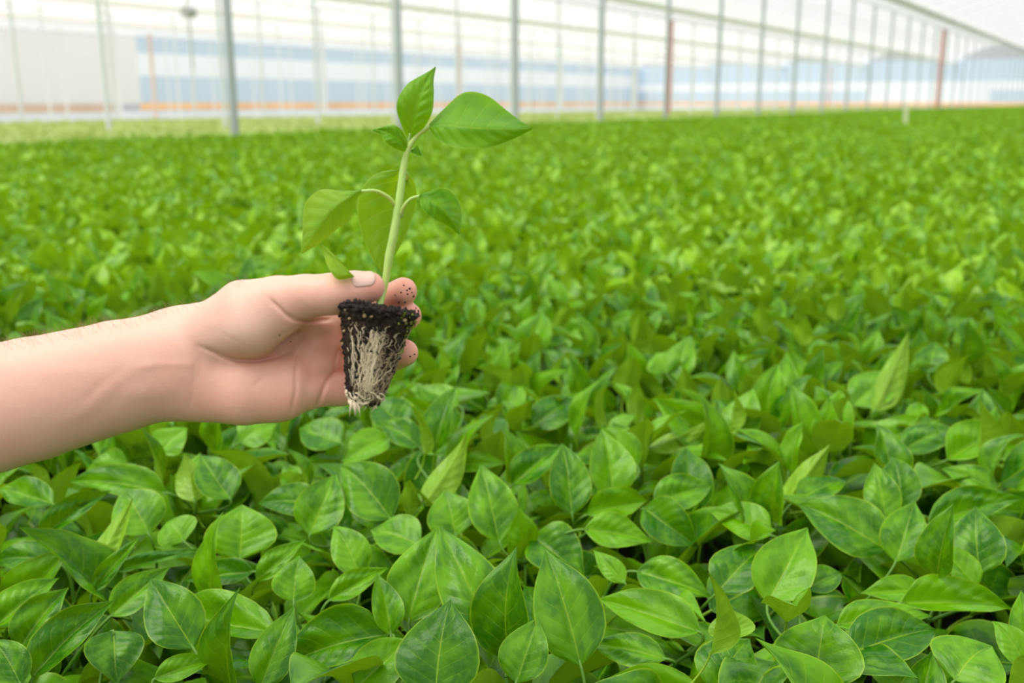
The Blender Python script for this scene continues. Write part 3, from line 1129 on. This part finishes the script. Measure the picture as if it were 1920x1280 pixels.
def surface_nets(F, lo, vox):
    S = F < 0
    c = [S[:-1, :-1, :-1], S[1:, :-1, :-1], S[:-1, 1:, :-1], S[1:, 1:, :-1], S[:-1, :-1, 1:], S[1:, :-1, 1:], S[:-1, 1:, 1:], S[1:, 1:, 1:]]
    cnt = sum(x.astype(np.int8) for x in c)
    act = (cnt > 0) & (cnt < 8)
    ids = np.full(act.shape, -1, np.int32)
    I = np.argwhere(act)
    ids[act] = np.arange(len(I))
    offs = [(0, 0, 0), (1, 0, 0), (0, 1, 0), (1, 1, 0), (0, 0, 1), (1, 0, 1), (0, 1, 1), (1, 1, 1)]
    val = [F[I[:, 0] + o[0], I[:, 1] + o[1], I[:, 2] + o[2]] for o in offs]
    acc = np.zeros((len(I), 3))
    num = np.zeros(len(I))
    for a, b_ in [(0, 1), (2, 3), (4, 5), (6, 7), (0, 2), (1, 3), (4, 6), (5, 7), (0, 4), (1, 5), (2, 6), (3, 7)]:
        m = (val[a] < 0) != (val[b_] < 0)
        t = np.where(m, val[a] / np.where(m, val[a] - val[b_], 1), 0)
        p = np.array(offs[a])[None] + t[:, None] * (np.array(offs[b_]) - np.array(offs[a]))[None]
        acc += np.where(m[:, None], p, 0)
        num += m
    V = lo + vox * (I + acc / num[:, None])
    quads = []
    for ax in range(3):
        o1, o2 = [(1, 2), (2, 0), (0, 1)][ax]
        sl0 = [slice(1, -1)] * 3
        sl1 = [slice(1, -1)] * 3
        sl0[ax] = slice(0, -1)
        sl1[ax] = slice(1, None)
        A = S[tuple(sl0)]
        B = S[tuple(sl1)]
        for flip in (False, True):
            E = np.argwhere((A & ~B) if not flip else (~A & B))
            st = np.ones(3, int)
            st[ax] = 0
            E = E + st
            e1 = np.zeros(3, int)
            e2 = np.zeros(3, int)
            e1[o1] = 1
            e2[o2] = 1
            g = lambda q: ids[q[:, 0], q[:, 1], q[:, 2]]
            Q = np.stack([g(E - e1 - e2), g(E - e2), g(E), g(E - e1)], -1)
            if flip:
                Q = Q[:, ::-1]
            quads.append(Q)
    Q = np.concatenate(quads)
    Q = Q[(Q >= 0).all(1)]
    return V, Q


FLD[0] = FLD[-1] = 0.01
FLD[:, 0] = FLD[:, -1] = 0.01
FLD[:, :, 0] = FLD[:, :, -1] = 0.01
HV_, HQ = surface_nets(FLD, LO, VOX)
# two light smoothing passes over the quad net
for _ in range(3):
    nb_ = np.zeros_like(HV_)
    nc = np.zeros(len(HV_))
    for a_, b_ in ((0, 1), (1, 2), (2, 3), (3, 0)):
        np.add.at(nb_, HQ[:, a_], HV_[HQ[:, b_]])
        np.add.at(nb_, HQ[:, b_], HV_[HQ[:, a_]])
        np.add.at(nc, HQ[:, a_], 1)
        np.add.at(nc, HQ[:, b_], 1)
    HV_ = HV_ * 0.5 + nb_ / nc[:, None] * 0.5
ORG = hw(360, 680, -2)
HWV = HV_ @ RCAM.T + CAM - ORG
me = mesh_np('person', HWV, HQ, True)

# natural redness of the skin: stronger at finger tips, knuckles, the palm and its folds
hu = 960 + F_PX * HV_[:, 0] / (-HV_[:, 2])
hv = 640 - F_PX * HV_[:, 1] / (-HV_[:, 2])
red = np.zeros(len(HV_))
for (cx, cy, r, a) in [(762, 548, 40, .9), (772, 590, 32, .9), (768, 660, 40, .9), (706, 540, 34, .7), (640, 735, 70, .6), (610, 650, 60, .65),
                       (540, 750, 80, .45), (400, 760, 70, .4), (470, 720, 60, .3), (660, 575, 40, .4), (590, 690, 50, .6)]:
    red = np.maximum(red, a * np.exp(-((hu - cx) ** 2 + (hv - cy) ** 2) / (r * r * 1.4)))
pale = np.exp(-(((hu - 440) / 90) ** 2 + ((hv - 620) / 55) ** 2))
at = me.attributes.new('flush', 'FLOAT', 'POINT')
at.data.foreach_set('value', np.clip(red - pale * 0.3 + 0.3, 0, 1).astype(np.float32))

k = NT('skin')
tc = k.n('TexCoord').outputs['Object']
fl = k.n('Attribute', attribute_name='flush').outputs['Fac']
n1 = k.noise(28, 4, tc)
n2 = k.noise(260, 3, tc)
f = k.math('ADD', fl, k.math('MULTIPLY', k.math('SUBTRACT', n1, 0.5), 0.55), clamp=True)
c = k.ramp(f, [(0.0, (0.74, 0.47, 0.36)), (0.35, (0.75, 0.42, 0.315)), (0.7, (0.81, 0.43, 0.32)), (1.0, (0.82, 0.37, 0.28))])
c = k.mix(k.math('MULTIPLY', n2, 0.12), c, (0.55, 0.25, 0.16))
vo = k.n('TexVoronoi')
vo.inputs['Scale'].default_value = 900
k.put(vo.inputs['Vector'], tc)
h = k.math('ADD', k.math('MULTIPLY', vo.outputs[0], 0.5), k.math('MULTIPLY', k.noise(140, 4, tc), 1.5))
nrm = k.bump(h, 0.22, 0.0005)
p = k.n('BsdfPrincipled')
k.put(p.inputs['Base Color'], c)
p.inputs['Roughness'].default_value = 0.48
k.put(p.inputs['Normal'], nrm)
p.inputs['Subsurface Weight'].default_value = 0.25
p.inputs['Subsurface Radius'].default_value = (1.0, 0.35, 0.2)
p.inputs['Subsurface Scale'].default_value = 0.004
p.inputs['Specular IOR Level'].default_value = 0.4
M_SKIN = k.done(p.outputs[0])
me.materials.append(M_SKIN)
person = link(bpy.data.objects.new('person', me))
person.location = tuple(ORG)
tag(person, 'bare forearm and left hand reaching in from the left, holding up a seedling', 'person')

# thumb nail, a thin curved plate on the upper side of the thumb tip
k = NT('nail')
M_NAIL = k.done(k.prin((0.74, 0.45, 0.36), 0.38, Subsurface_Weight=0.1))
A_, B_ = hp(655, 544, 0.6), hp(699, 538, 0.52)
ax = (B_ - A_) / np.linalg.norm(B_ - A_)
upc = np.array([0, 1.0, 0])
upc -= ax * (upc @ ax)
upc /= np.linalg.norm(upc)
fw = np.cross(ax, upc)
if fw[2] < 0:
    fw = -fw
cen = math.radians(48)          # angle from straight up towards the camera
from mathutils.bvhtree import BVHTree
bvh = BVHTree.FromPolygons([Vector(v) for v in HV_[:].tolist()], HQ.tolist())
nv_s, nf_s, nu_n, nv_n = [], [], 14, 16
for layer in (0, 1):
    for i in range(nu_n + 1):
        for j in range(nv_n + 1):
            u_ = i / nu_n
            v_ = j / nv_n * 2 - 1
            wid = math.radians(40) * (1 - max(0, (u_ - 0.72) / 0.28) ** 2.5 * 0.55) * (1 - max(0, (0.2 - u_) / 0.2) ** 2 * 0.35)
            a_ = cen + v_ * wid
            d_ = upc * math.cos(a_) + fw * math.sin(a_)
            base_ = A_ + (B_ - A_) * (0.22 + 0.98 * u_)
            hit = bvh.ray_cast(Vector(base_ + d_ * 0.03), Vector(-d_), 0.05)
            r_ = np.array(hit[0]) if hit[0] is not None else base_ + d_ * 0.009
            lift = (0.00045 + 0.0005 * u_ ** 3) * (1 - 0.6 * abs(v_) ** 4) if layer == 0 else -0.0004
            nv_s.append(CAM + RCAM @ (r_ + d_ * lift) - ORG)
m_ = (nu_n + 1) * (nv_n + 1)
for i in range(nu_n):
    for j in range(nv_n):
        a = i * (nv_n + 1) + j
        nf_s.append((a, a + 1, a + nv_n + 2, a + nv_n + 1))
        nf_s.append((m_ + a, m_ + a + nv_n + 1, m_ + a + nv_n + 2, m_ + a + 1))
rim = [j for j in range(nv_n + 1)] + [i * (nv_n + 1) + nv_n for i in range(1, nu_n + 1)] + [nu_n * (nv_n + 1) + j for j in range(nv_n - 1, -1, -1)] + [i * (nv_n + 1) for i in range(nu_n - 1, 0, -1)]
for q in range(len(rim)):
    a, b2 = rim[q], rim[(q + 1) % len(rim)]
    nf_s.append((b2, a, m_ + a, m_ + b2))
b = MB()
b.add(nv_s, nf_s)
tag(b.build('thumbnail', M_NAIL, person, smooth=True), 'glossy pink thumbnail')

# fine hairs on the forearm
bw = random.Random(4)
b = MB()
nh = 0
HVw = HV_
cand = [i for i in range(0, len(HV_), 1) if -60 < hu[i] < 470]
# normals
vn = np.zeros_like(HV_)
fnrm = np.cross(HV_[HQ[:, 2]] - HV_[HQ[:, 0]], HV_[HQ[:, 3]] - HV_[HQ[:, 1]])
for a_ in range(4):
    np.add.at(vn, HQ[:, a_], fnrm)
vn /= np.linalg.norm(vn, axis=1)[:, None] + 1e-12
top_ = [i for i in cand if vn[i][1] > 0.55 and vn[i][2] < 0.75 and vn[i][2] > -0.5]
for _ in range(750):
    i = bw.choice(top_)
    if hu[i] > 330 and bw.random() < 0.6:
        continue
    n_ = vn[i]
    Lh = bw.uniform(0.003, 0.0065)
    dv_ = np.array([bw.uniform(-1.0, 0.3), 0.25, bw.uniform(-.3, .3)])
    dv_ = dv_ * 0.9 + n_ * 0.55
    dv_ /= np.linalg.norm(dv_)
    p0_ = HV_[i]
    p1_ = p0_ + dv_ * Lh * 0.5
    p2_ = p0_ + dv_ * Lh + np.array([-0.3, -0.15, 0]) * Lh * 0.5
    b.tube([CAM + RCAM @ q - ORG for q in (p0_, p1_, p2_)], [0.00005, 0.00004, 0.00002], 3, cap=False)
tag(b.build('arm_hair', plain('fair_hair', (0.30, 0.20, 0.10), 0.5), person), 'fine fair arm hair', kind='stuff')

# ------------------------------------------------------------------ the held seedling
SO = hw(712, 572, 0.3)
seedling = empty('pepper_seedling', SO)
tag(seedling, 'single uprooted pepper seedling with exposed root plug, held up between thumb and fingers', 'seedling')


def catmull(pts, n=8):
    pts = [np.array(p, float) for p in pts]
    P = [2 * pts[0] - pts[1]] + pts + [2 * pts[-1] - pts[-2]]
    out = []
    for i in range(1, len(P) - 2):
        for q in range(n):
            t = q / n
            out.append(0.5 * ((2 * P[i]) + (-P[i - 1] + P[i + 1]) * t + (2 * P[i - 1] - 5 * P[i] + 4 * P[i + 1] - P[i + 2]) * t * t + (-P[i - 1] + 3 * P[i] - 3 * P[i + 1] + P[i + 2]) * t ** 3))
    out.append(P[-2])
    return out


def stalk(name, pts, rads, mat, n=10, parent=seedling, label=None, org=None):
    """pts: (px, py, dz)"""
    org = SO if org is None else org
    c_ = catmull([hw(*p) - org for p in pts])
    r_ = np.interp(np.linspace(0, 1, len(c_)), np.linspace(0, 1, len(rads)), rads) * PXM
    b_ = MB()
    b_.tube(c_, list(r_), n)
    o_ = b_.build(name, mat, parent, smooth=True)
    if label:
        o_['label'] = label
    return o_


k = NT('seedling_stem')
tc = k.n('TexCoord').outputs['Object']
nn_ = k.noise(120, 4, tc)
c = k.mix(nn_, (0.30, 0.50, 0.08), (0.50, 0.66, 0.20))
tb = k.prin(c, 0.4, k.bump(k.noise(300, 2, tc), 0.15, 0.0005), Subsurface_Weight=0.15)
M_SSTEM = k.done(tb)
stalk('stem', [(709, 590, 0.6), (714, 560, 0.25), (722, 530, 0.0), (730, 480, 0.0), (741, 425, 0.05), (750, 365, 0.05), (757, 312, 0.0), (765, 280, 0.0), (782, 254, 0.05), (806, 236, 0.1)],
      [7.5, 7.2, 6.2, 8.2, 8.0, 7.4, 6.4, 5.0, 4.8, 4.2], M_SSTEM, 14)
M_HLEAF = leaf_material('seedling_leaf', (0.050, 0.22, 0.002), (0.15, 0.36, 0.003), (0.30, 0.46, 0.03), (0.30, 0.56, 0.005), tmix=0.42, rough=0.42, back=(0.15, 0.36, 0.02), sidev=0.5)
M_HLEAFB = leaf_material('seedling_leaf_yellowish', (0.11, 0.30, 0.006), (0.22, 0.42, 0.015), (0.38, 0.52, 0.08), (0.42, 0.62, 0.01), tmix=0.45, rough=0.45, back=(0.22, 0.40, 0.03), sidev=0.45)


def traced_leaf(mid, left, right, mat, curl=0.0, cup=0.0, nv=16, nu=34, name='leaf', label=None, bulge=0.0019, quilt=1.0):
    """midrib (px,py,dz) points from base to tip; left/right margin points (px,py,dz) at matching stations"""
    m = np.array(catmull([hp(*p) for p in mid], 10))
    l = np.array(catmull([hp(*p) for p in left], 10))
    r = np.array(catmull([hp(*p) for p in right], 10))

    def res(c, n):
        s_ = np.concatenate([[0], np.cumsum(np.linalg.norm(np.diff(c, axis=0), axis=1))])
        s_ /= s_[-1]
        return np.stack([np.interp(np.linspace(0, 1, n + 1), s_, c[:, q]) for q in range(3)], -1)
    m, l, r = res(m, nu), res(l, nu), res(r, nu)
    V, U = [], []
    for i in range(nu + 1):
        for j in range(nv + 1):
            s_ = j / nv * 2 - 1
            a_ = abs(s_)
            e_ = l[i] if s_ < 0 else r[i]
            p_ = m[i] + (e_ - m[i]) * a_
            wl = np.linalg.norm(e_ - m[i])
            fr_ = (NVEIN * i / nu - VSLOPE * a_) % 1.0
            z_ = cup * wl * math.sin(PI * a_) + quilt * bulge * math.sin(PI * fr_) * math.sin(PI * min(1, a_)) * min(1, wl / 0.008) + 0.0012 * math.sin(9 * i / nu + 3 * s_) * a_
            z_ -= 0.0005 * math.exp(-(s_ / 0.07) ** 2)
            V.append(CAM + RCAM @ (p_ + np.array([0, 0, z_])) - SO)
            U.append((s_ * 0.5 + 0.5, i / nu))
    i, j = np.meshgrid(np.arange(nu), np.arange(nv), indexing='ij')
    a = (i * (nv + 1) + j).ravel()
    Fq = np.stack([a, a + 1, a + nv + 2, a + nv + 1], -1)
    nrm_ = np.cross(np.array(V[Fq[200][1]]) - V[Fq[200][0]], np.array(V[Fq[200][2]]) - V[Fq[200][0]])
    if nrm_ @ RCAM[:, 2] < 0:
        Fq = Fq[:, ::-1]
    me_ = mesh_np(name, np.array(V), Fq, True, np.array(U))
    me_.materials.append(mat)
    o_ = link(bpy.data.objects.new(name, me_), seedling)
    if label:
        o_['label'] = label
    return o_


# top leaf
traced_leaf([(768, 262, 0), (772, 225, .4), (785, 180, .6), (803, 145, .2), (817, 125, -.4)],
            [(766, 262, 0), (750, 228, .2), (744, 195, .5), (762, 160, .4), (792, 139, .1), (816, 126, -.4)],
            [(769, 262, 0), (792, 242, .3), (810, 212, .5), (814, 180, .3), (813, 150, .1), (817, 126, -.4)], M_HLEAF, cup=0.12, label='upright leaf at the top of the stem')
stalk('leaf_stalk', [(768, 285, 0), (766, 270, 0), (769, 250, 0.2)], [3, 2.6, 2], M_SSTEM, 8)
# big right leaf, folded along its midrib
traced_leaf([(803, 236, .1), (832, 234, .8), (880, 239, 1.3), (930, 241, 1.0), (970, 241, .3), (999, 241, -.5)],
            [(803, 234, .1), (835, 200, -.6), (870, 174, -1.4), (912, 179, -1.5), (955, 210, -1.0), (997, 240, -.5)],
            [(803, 237, .1), (822, 262, .9), (860, 277, 1.3), (912, 278, 1.0), (955, 263, .3), (998, 242, -.5)], M_HLEAF, cup=-0.12, label='large leaf drooping to the right')
# small curled leaf on the left
traced_leaf([(765, 283, 0), (752, 262, .3), (734, 250, .4), (716, 244, .2), (699, 244, 0)],
            [(764, 286, 0), (745, 280, .5), (724, 268, .6), (714, 252, .4), (699, 245, 0)],
            [(766, 280, 0), (762, 258, .1), (744, 237, .2), (722, 236, .1), (699, 243, 0)], M_HLEAF, cup=0.25, label='small curled leaf below the top leaf')
traced_leaf([(770, 283, -.2), (780, 283, -.1), (791, 290, -.1)], [(770, 285, -.2), (780, 290, -.1), (790, 291, -.1)], [(771, 281, -.2), (782, 273, -.1), (790, 288, -.1)],
            M_HLEAF, label='tiny leaf tip behind the stem', nu=20, nv=12, quilt=0.3)
# left drooping leaf
stalk('leaf_stalk', [(741, 384, 0), (727, 369, .4), (705, 358, .7), (678, 358, .8)], [4.2, 3.6, 3.2, 2.6], M_SSTEM, 10)
traced_leaf([(680, 358, .8), (655, 368, 1.1), (625, 390, 1.2), (598, 425, .8), (578, 455, .3), (564, 476, -.1)],
            [(680, 360, .8), (668, 375, .6), (652, 412, .3), (618, 442, 0), (588, 462, -.1), (565, 476, -.1)],
            [(680, 357, .8), (640, 357, .3), (602, 356, -.2), (573, 382, -.5), (567, 430, -.4), (564, 475, -.1)], M_HLEAFB, cup=-0.1, label='leaf hanging down on the left of the stem')
# large leaf behind the stem
stalk('leaf_stalk', [(757, 318, -.2), (764, 330, -.9), (757, 345, -1.5)], [3, 2.6, 2.2], M_SSTEM, 8)
traced_leaf([(754, 314, -.7), (742, 350, -1.5), (735, 400, -1.9), (728, 450, -1.8), (719, 490, -1.4), (716, 512, -1.2)],
            [(752, 314, -.7), (700, 328, -1.1), (672, 370, -1.4), (676, 430, -1.6), (696, 480, -1.4), (715, 512, -1.2)],
            [(756, 314, -.7), (776, 340, -1.3), (781, 375, -1.8), (768, 425, -1.9), (742, 475, -1.5), (717, 511, -1.2)], M_HLEAFB, cup=0.1, label='broad yellowish leaf hanging behind the stem')
# right small leaf
stalk('leaf_stalk', [(752, 406, 0), (757, 388, .4), (770, 373, .6), (787, 367, .7)], [4.2, 3.4, 3, 2.4], M_SSTEM, 10)
traced_leaf([(786, 367, .7), (808, 375, 1.2), (830, 392, 1.3), (850, 416, .9), (862, 440, .4)],
            [(786, 368, .7), (790, 388, 1.2), (806, 406, 1.2), (836, 422, .8), (861, 440, .4)],
            [(786, 366, .7), (815, 354, .5), (843, 356, .1), (864, 388, 0), (863, 438, .4)], M_HLEAF, cup=-0.15, label='small rounded leaf on the right of the stem')
# narrow seed leaf lying over the thumb
traced_leaf([(664, 519, 1.75), (650, 510, 1.9), (630, 492, 1.6), (614, 474, 1.2), (602, 457, .9)],
            [(662, 520, 1.8), (632, 523, 2.15), (616, 500, 1.8), (607, 478, 1.3), (602, 458, .9)],
            [(665, 518, 1.7), (655, 509, 1.65), (640, 492, 1.5), (622, 473, 1.2), (603, 457, .9)], M_HLEAFB, cup=0.1, label='narrow pointed seed leaf lying over the thumb', quilt=0.2)

# ---- root plug: soil body with roots, crumbs
k = NT('potting_soil')
tc = k.n('TexCoord').outputs['Object']
n1 = k.noise(420, 6, tc, 0.7)
c = k.ramp(n1, [(0.0, (0.006, 0.004, 0.003)), (0.45, (0.018, 0.012, 0.008)), (0.62, (0.05, 0.033, 0.02)), (0.75, (0.16, 0.11, 0.06))])
M_SOIL = k.done(k.prin(c, 0.95, k.bump(n1, 0.8, 0.001), Specular_IOR_Level=0.2))
M_ROOT = plain('root_white', (0.72, 0.60, 0.41), 0.6, nscale=150, namp=0.2)
M_ROOTD = plain('root_tan', (0.36, 0.27, 0.16), 0.7, nscale=150, namp=0.3)
M_CRUMB = plain('soil_crumb', (0.022, 0.014, 0.009), 0.95, nscale=900, namp=0.6)
M_PERL = plain('vermiculite', (0.50, 0.36, 0.18), 0.7, nscale=300, namp=0.2)
M_MOSS = plain('moss', (0.20, 0.24, 0.02), 0.8, nscale=500, namp=0.4)

PT, PB = hp(708, 582, 0.75), hp(683, 752, 0.9)
ROT = math.radians(-24)
axp = PB - PT
axn = axp / np.linalg.norm(axp)
ex0 = np.array([1.0, 0, 0]) - axn * axn[0]
ex0 /= np.linalg.norm(ex0)
ez0 = np.cross(ex0, axn)
if ez0[2] < 0:
    ez0 = -ez0
exr = ex0 * math.cos(ROT) + ez0 * math.sin(ROT)
ezr = -ex0 * math.sin(ROT) + ez0 * math.cos(ROT)
from mathutils import noise as mnoise


def plug_r(t):
    return (64 - 35 * t) * PXM * (1 + 0.0 * t)


def plug_pt(t, th, out=0.0, disp=True):
    """rounded square section, t = 0 at the top, 1 at the bottom"""
    c_, s_ = math.cos(th), math.sin(th)
    q = (abs(c_) ** 3.6 + abs(s_) ** 3.6) ** (-1 / 3.6)
    r = plug_r(t) * q * (1.0 if t < 0.97 else 0.9)
    base_ = PT + axp * t
    d_ = exr * c_ + ezr * s_
    if disp:
        w_ = Vector(base_ + d_ * r) * 1.0
        a_ = 0.0016 * (1 - 0.5 * t)
        r += a_ * mnoise.noise(w_ * 260) + 0.0009 * mnoise.noise(w_ * 650) + 0.0006 * mnoise.noise(w_ * 1500)
        if t < 0.12:
            r += 0.0012 * mnoise.noise(w_ * 420 + Vector((5, 5, 5))) + 0.0006
    return base_ + d_ * (r + out)


b = MB()
nt, nth = 70, 150
vs, fs = [], []
for i in range(nt + 1):
    for j in range(nth):
        vs.append(CAM + RCAM @ plug_pt(i / nt, 2 * PI * j / nth) - SO)
for i in range(nt):
    for j in range(nth):
        fs.append((i * nth + j, i * nth + (j + 1) % nth, (i + 1) * nth + (j + 1) % nth, (i + 1) * nth + j))
NR = 26
for side_, t_ in ((0, 0.0), (1, 1.0)):
    start = 0 if side_ == 0 else nt * nth
    prev = start
    for q in range(1, NR):
        cur = len(vs)
        for j in range(nth):
            pe = plug_pt(t_, 2 * PI * j / nth)
            ce = PT + axp * t_
            p_ = ce + (pe - ce) * (1 - q / NR)
            bump_ = 0.0022 * (mnoise.noise(Vector(p_) * 240) + 0.6 * mnoise.noise(Vector(p_) * 700)) * min(1, q / 2) + (0.0015 * min(1, q / 8) if side_ == 0 else 0.001)
            p_ = p_ - axn * bump_ * (1 if side_ == 0 else -1)
            vs.append(CAM + RCAM @ p_ - SO)
        for j in range(nth):
            f4 = (prev + j, prev + (j + 1) % nth, cur + (j + 1) % nth, cur + j)
            fs.append(f4[::-1] if side_ == 0 else f4)
        prev = cur
    f4 = tuple(prev + j for j in range(nth))
    fs.append(f4 if side_ == 0 else f4[::-1])
b.add(vs, fs)
plug = b.build('root_plug', M_SOIL, seedling, smooth=True)
plug['label'] = 'tapered plug of dark soil bound with pale roots'

# crumbs on the plug
rc = random.Random(9)
ICO = [(0, 0, 1), (.894, 0, .447), (.276, .851, .447), (-.724, .526, .447), (-.724, -.526, .447), (.276, -.851, .447), (.724, .526, -.447), (-.276, .851, -.447), (-.894, 0, -.447), (-.276, -.851, -.447), (.724, -.526, -.447), (0, 0, -1)]
ICF = [(0, 1, 2), (0, 2, 3), (0, 3, 4), (0, 4, 5), (0, 5, 1), (1, 6, 2), (2, 7, 3), (3, 8, 4), (4, 9, 5), (5, 10, 1), (2, 6, 7), (3, 7, 8), (4, 8, 9), (5, 9, 10), (1, 10, 6), (11, 7, 6), (11, 8, 7), (11, 9, 8), (11, 10, 9), (11, 6, 10)]


def crumb(b_, p_, r_):
    sc_ = [rc.uniform(0.6, 1.25) for _ in range(3)]
    vs_ = []
    for v_ in ICO:
        jj = rc.uniform(0.75, 1.2)
        vs_.append(p_ + np.array([v_[0] * sc_[0], v_[1] * sc_[1], v_[2] * sc_[2]]) * r_ * jj)
    b_.add(vs_, ICF)


def W(p_):
    return CAM + RCAM @ p_ - SO


b = MB()
for _ in range(1300):
    t_ = rc.random() ** 2.2 * 0.95
    if rc.random() < 0.35:       # top face
        th = rc.uniform(0, 2 * PI)
        pe = plug_pt(0, th)
        p_ = PT + (pe - PT) * math.sqrt(rc.random()) - axn * rc.uniform(0.0005, 0.003)
    elif rc.random() < 0.3:      # ragged upper rim
        p_ = plug_pt(rc.uniform(0, 0.06), rc.uniform(0, 2 * PI), rc.uniform(-0.0005, 0.0014)) - axn * rc.uniform(0, 0.002)
    else:
        p_ = plug_pt(t_, rc.uniform(0, 2 * PI), rc.uniform(-0.0006, 0.0002))
    crumb(b, W(p_), rc.uniform(0.0004, 0.0013))
tag(b.build('soil_crumbs', M_CRUMB, plug), None, kind='stuff')
b = MB()
for _ in range(22):
    t_ = rc.uniform(0, 0.35) if rc.random() < .8 else rc.random()
    crumb(b, W(plug_pt(t_, rc.uniform(0, 2 * PI), 0.0003)), rc.uniform(0.0004, 0.0011))
for (px_, py_) in ((667, 590), (637, 604)):
    th = 0
# two paler grains on the front
for t_, th in ((0.09, math.radians(124)), (0.14, math.radians(150)), (0.07, math.radians(60))):
    crumb(b, W(plug_pt(t_, th, 0.0006)), 0.0013)
tag(b.build('mineral_grains', M_PERL, plug), 'tan mineral grains in the soil', kind='stuff')
b = MB()
for _ in range(70):
    crumb(b, W(plug_pt(max(0, rc.gauss(0.10, 0.10)), math.radians(rc.gauss(38, 12)), 0.0002)), rc.uniform(0.0004, 0.0010))
for _ in range(22):
    crumb(b, W(plug_pt(rc.gauss(0.42, 0.03), math.radians(rc.gauss(42, 4)), 0.0002)), rc.uniform(0.0004, 0.0008))
tag(b.build('moss_flecks', M_MOSS, plug), 'yellow-green moss flecks', kind='stuff')

# roots running down the faces
def root_path(t0, t1, th0, th1, wob, n=22, out=0.0003, freq=9):
    pts_ = []
    ph1, ph2 = rc.uniform(0, 6), rc.uniform(0, 6)
    for i in range(n + 1):
        u_ = i / n
        t_ = t0 + (t1 - t0) * u_
        th = th0 + (th1 - th0) * u_ + wob * (math.sin(freq * u_ + ph1) + 0.6 * math.sin(freq * 2.3 * u_ + ph2))
        pts_.append(W(plug_pt(t_, th, out, disp=False) + np.array([0, 0, 0.0003 * math.sin(freq * u_ + ph2)])))
    return pts_


def roots(nm, n, mat, thc, ths, t0r, t1r, rr, wob, lab):
    b_ = MB()
    for _ in range(n):
        th0 = math.radians(rc.gauss(thc, ths))
        t0 = rc.uniform(*t0r)
        t1 = min(1.0, t0 + rc.uniform(*t1r))
        tgt = th0 + (math.radians(thc + 4) - th0) * rc.uniform(0, 0.45)
        r0 = rc.uniform(*rr)
        path = root_path(t0, t1, th0, tgt, wob * rc.uniform(0.4, 1.4), out=rc.uniform(0.0001, 0.0009))
        b_.tube(path, [r0 * (0.55 + 0.45 * math.sin(PI * min(1, (i + 2) / len(path)))) for i in range(len(path))], 5)
    return tag(b_.build(nm, mat, plug, smooth=True), lab, kind='stuff')


roots('thick_roots', 20, M_ROOT, 113, 17, (0.2, 0.4), (0.45, 0.8), (0.00028, 0.0006), 0.05, 'thick cream roots on the front face')
roots('fine_roots', 62, M_ROOT, 104, 22, (0.17, 0.8), (0.12, 0.5), (0.00013, 0.0003), 0.07, 'fine pale roots')
roots('tan_roots', 95, M_ROOTD, 70, 40, (0.15, 0.85), (0.1, 0.45), (0.00012, 0.00028), 0.08, 'thin tan roots')
b = MB()
for _ in range(60):          # tuft at the bottom
    th = rc.uniform(0, 2 * PI)
    s0 = PB + (plug_pt(1, th) - PB) * rc.uniform(0.2, 1.0)
    e0 = s0 + axn * rc.uniform(0.0008, 0.005) + np.array([rc.uniform(-.003, .003), rc.uniform(-0.001, 0.001), rc.uniform(-.002, .002)])
    b.tube([W(s0 - axn * 0.002), W((s0 + e0) / 2 + np.array([rc.uniform(-.001, .001), 0, 0.0005])), W(e0)], [0.0004, 0.00035, 0.00012], 5)
for _ in range(16):
    s0 = hp(rc.gauss(664, 5), 750, 1.7)
    e0 = s0 + np.array([rc.uniform(-.002, .002), -rc.uniform(0.003, 0.009), 0])
    b.tube([W(s0), W((s0 + e0) / 2 + np.array([rc.uniform(-.0006, .0006), 0, 0])), W(e0)], [0.0006, 0.0005, 0.0002], 5)
for _ in range(26):          # root mat curling along the bottom edge
    a0 = rc.uniform(0, 2 * PI)
    a1 = a0 + rc.uniform(0.4, 1.3)
    t_ = rc.uniform(0.88, 1.0)
    path = [W(plug_pt(t_ + 0.03 * math.sin(5 * u_), a0 + (a1 - a0) * u_, 0.0004 + 0.0006 * rc.random(), disp=False)) for u_ in np.linspace(0, 1, 10)]
    b.tube(path, 0.0004, 5)
tag(b.build('root_tips', M_ROOT, plug, smooth=True), 'pale root tips at the bottom', kind='stuff')

# specks of soil on the fingers
first_sp = None
spots = [(757, 535), (763, 544), (764, 551), (772, 548), (752, 548), (741, 553), (768, 541), (775, 555), (760, 566), (748, 566), (784, 583), (787, 592), (780, 578), (777, 664), (769, 668), (783, 649), (524, 628), (545, 640)]
for i, (px_, py_) in enumerate(spots):
    d_ = hp(px_, py_, 0)
    d_ = d_ / np.linalg.norm(d_)
    hit = bvh.ray_cast(Vector((0, 0, 0)), Vector(d_), 1.0)
    if hit[0] is None:
        continue
    b = MB()
    r_ = 0.0005 if i < 16 else 0.0003
    crumb(b, np.zeros(3), r_ * rc.uniform(0.8, 1.7))
    pw = CAM + RCAM @ (np.array(hit[0]) + np.array(hit[1]) * r_ * 0.3)
    o = b.build('soil_speck', M_CRUMB)
    o.location = tuple(pw)
    if i < 10:
        tag(o, 'dark speck of soil stuck to the index fingertip', 'soil speck', 'soil specks on the index fingertip')
    elif i < 13:
        tag(o, 'dark speck of soil stuck to the middle fingertip', 'soil speck', 'soil specks on the middle fingertip')
    elif i < 16:
        tag(o, 'dark speck of soil stuck to the lower fingertip', 'soil speck', 'soil specks on the lower fingertip')
    else:
        tag(o, 'tiny speck of soil on the ball of the thumb', 'soil speck', 'soil specks on the ball of the thumb')
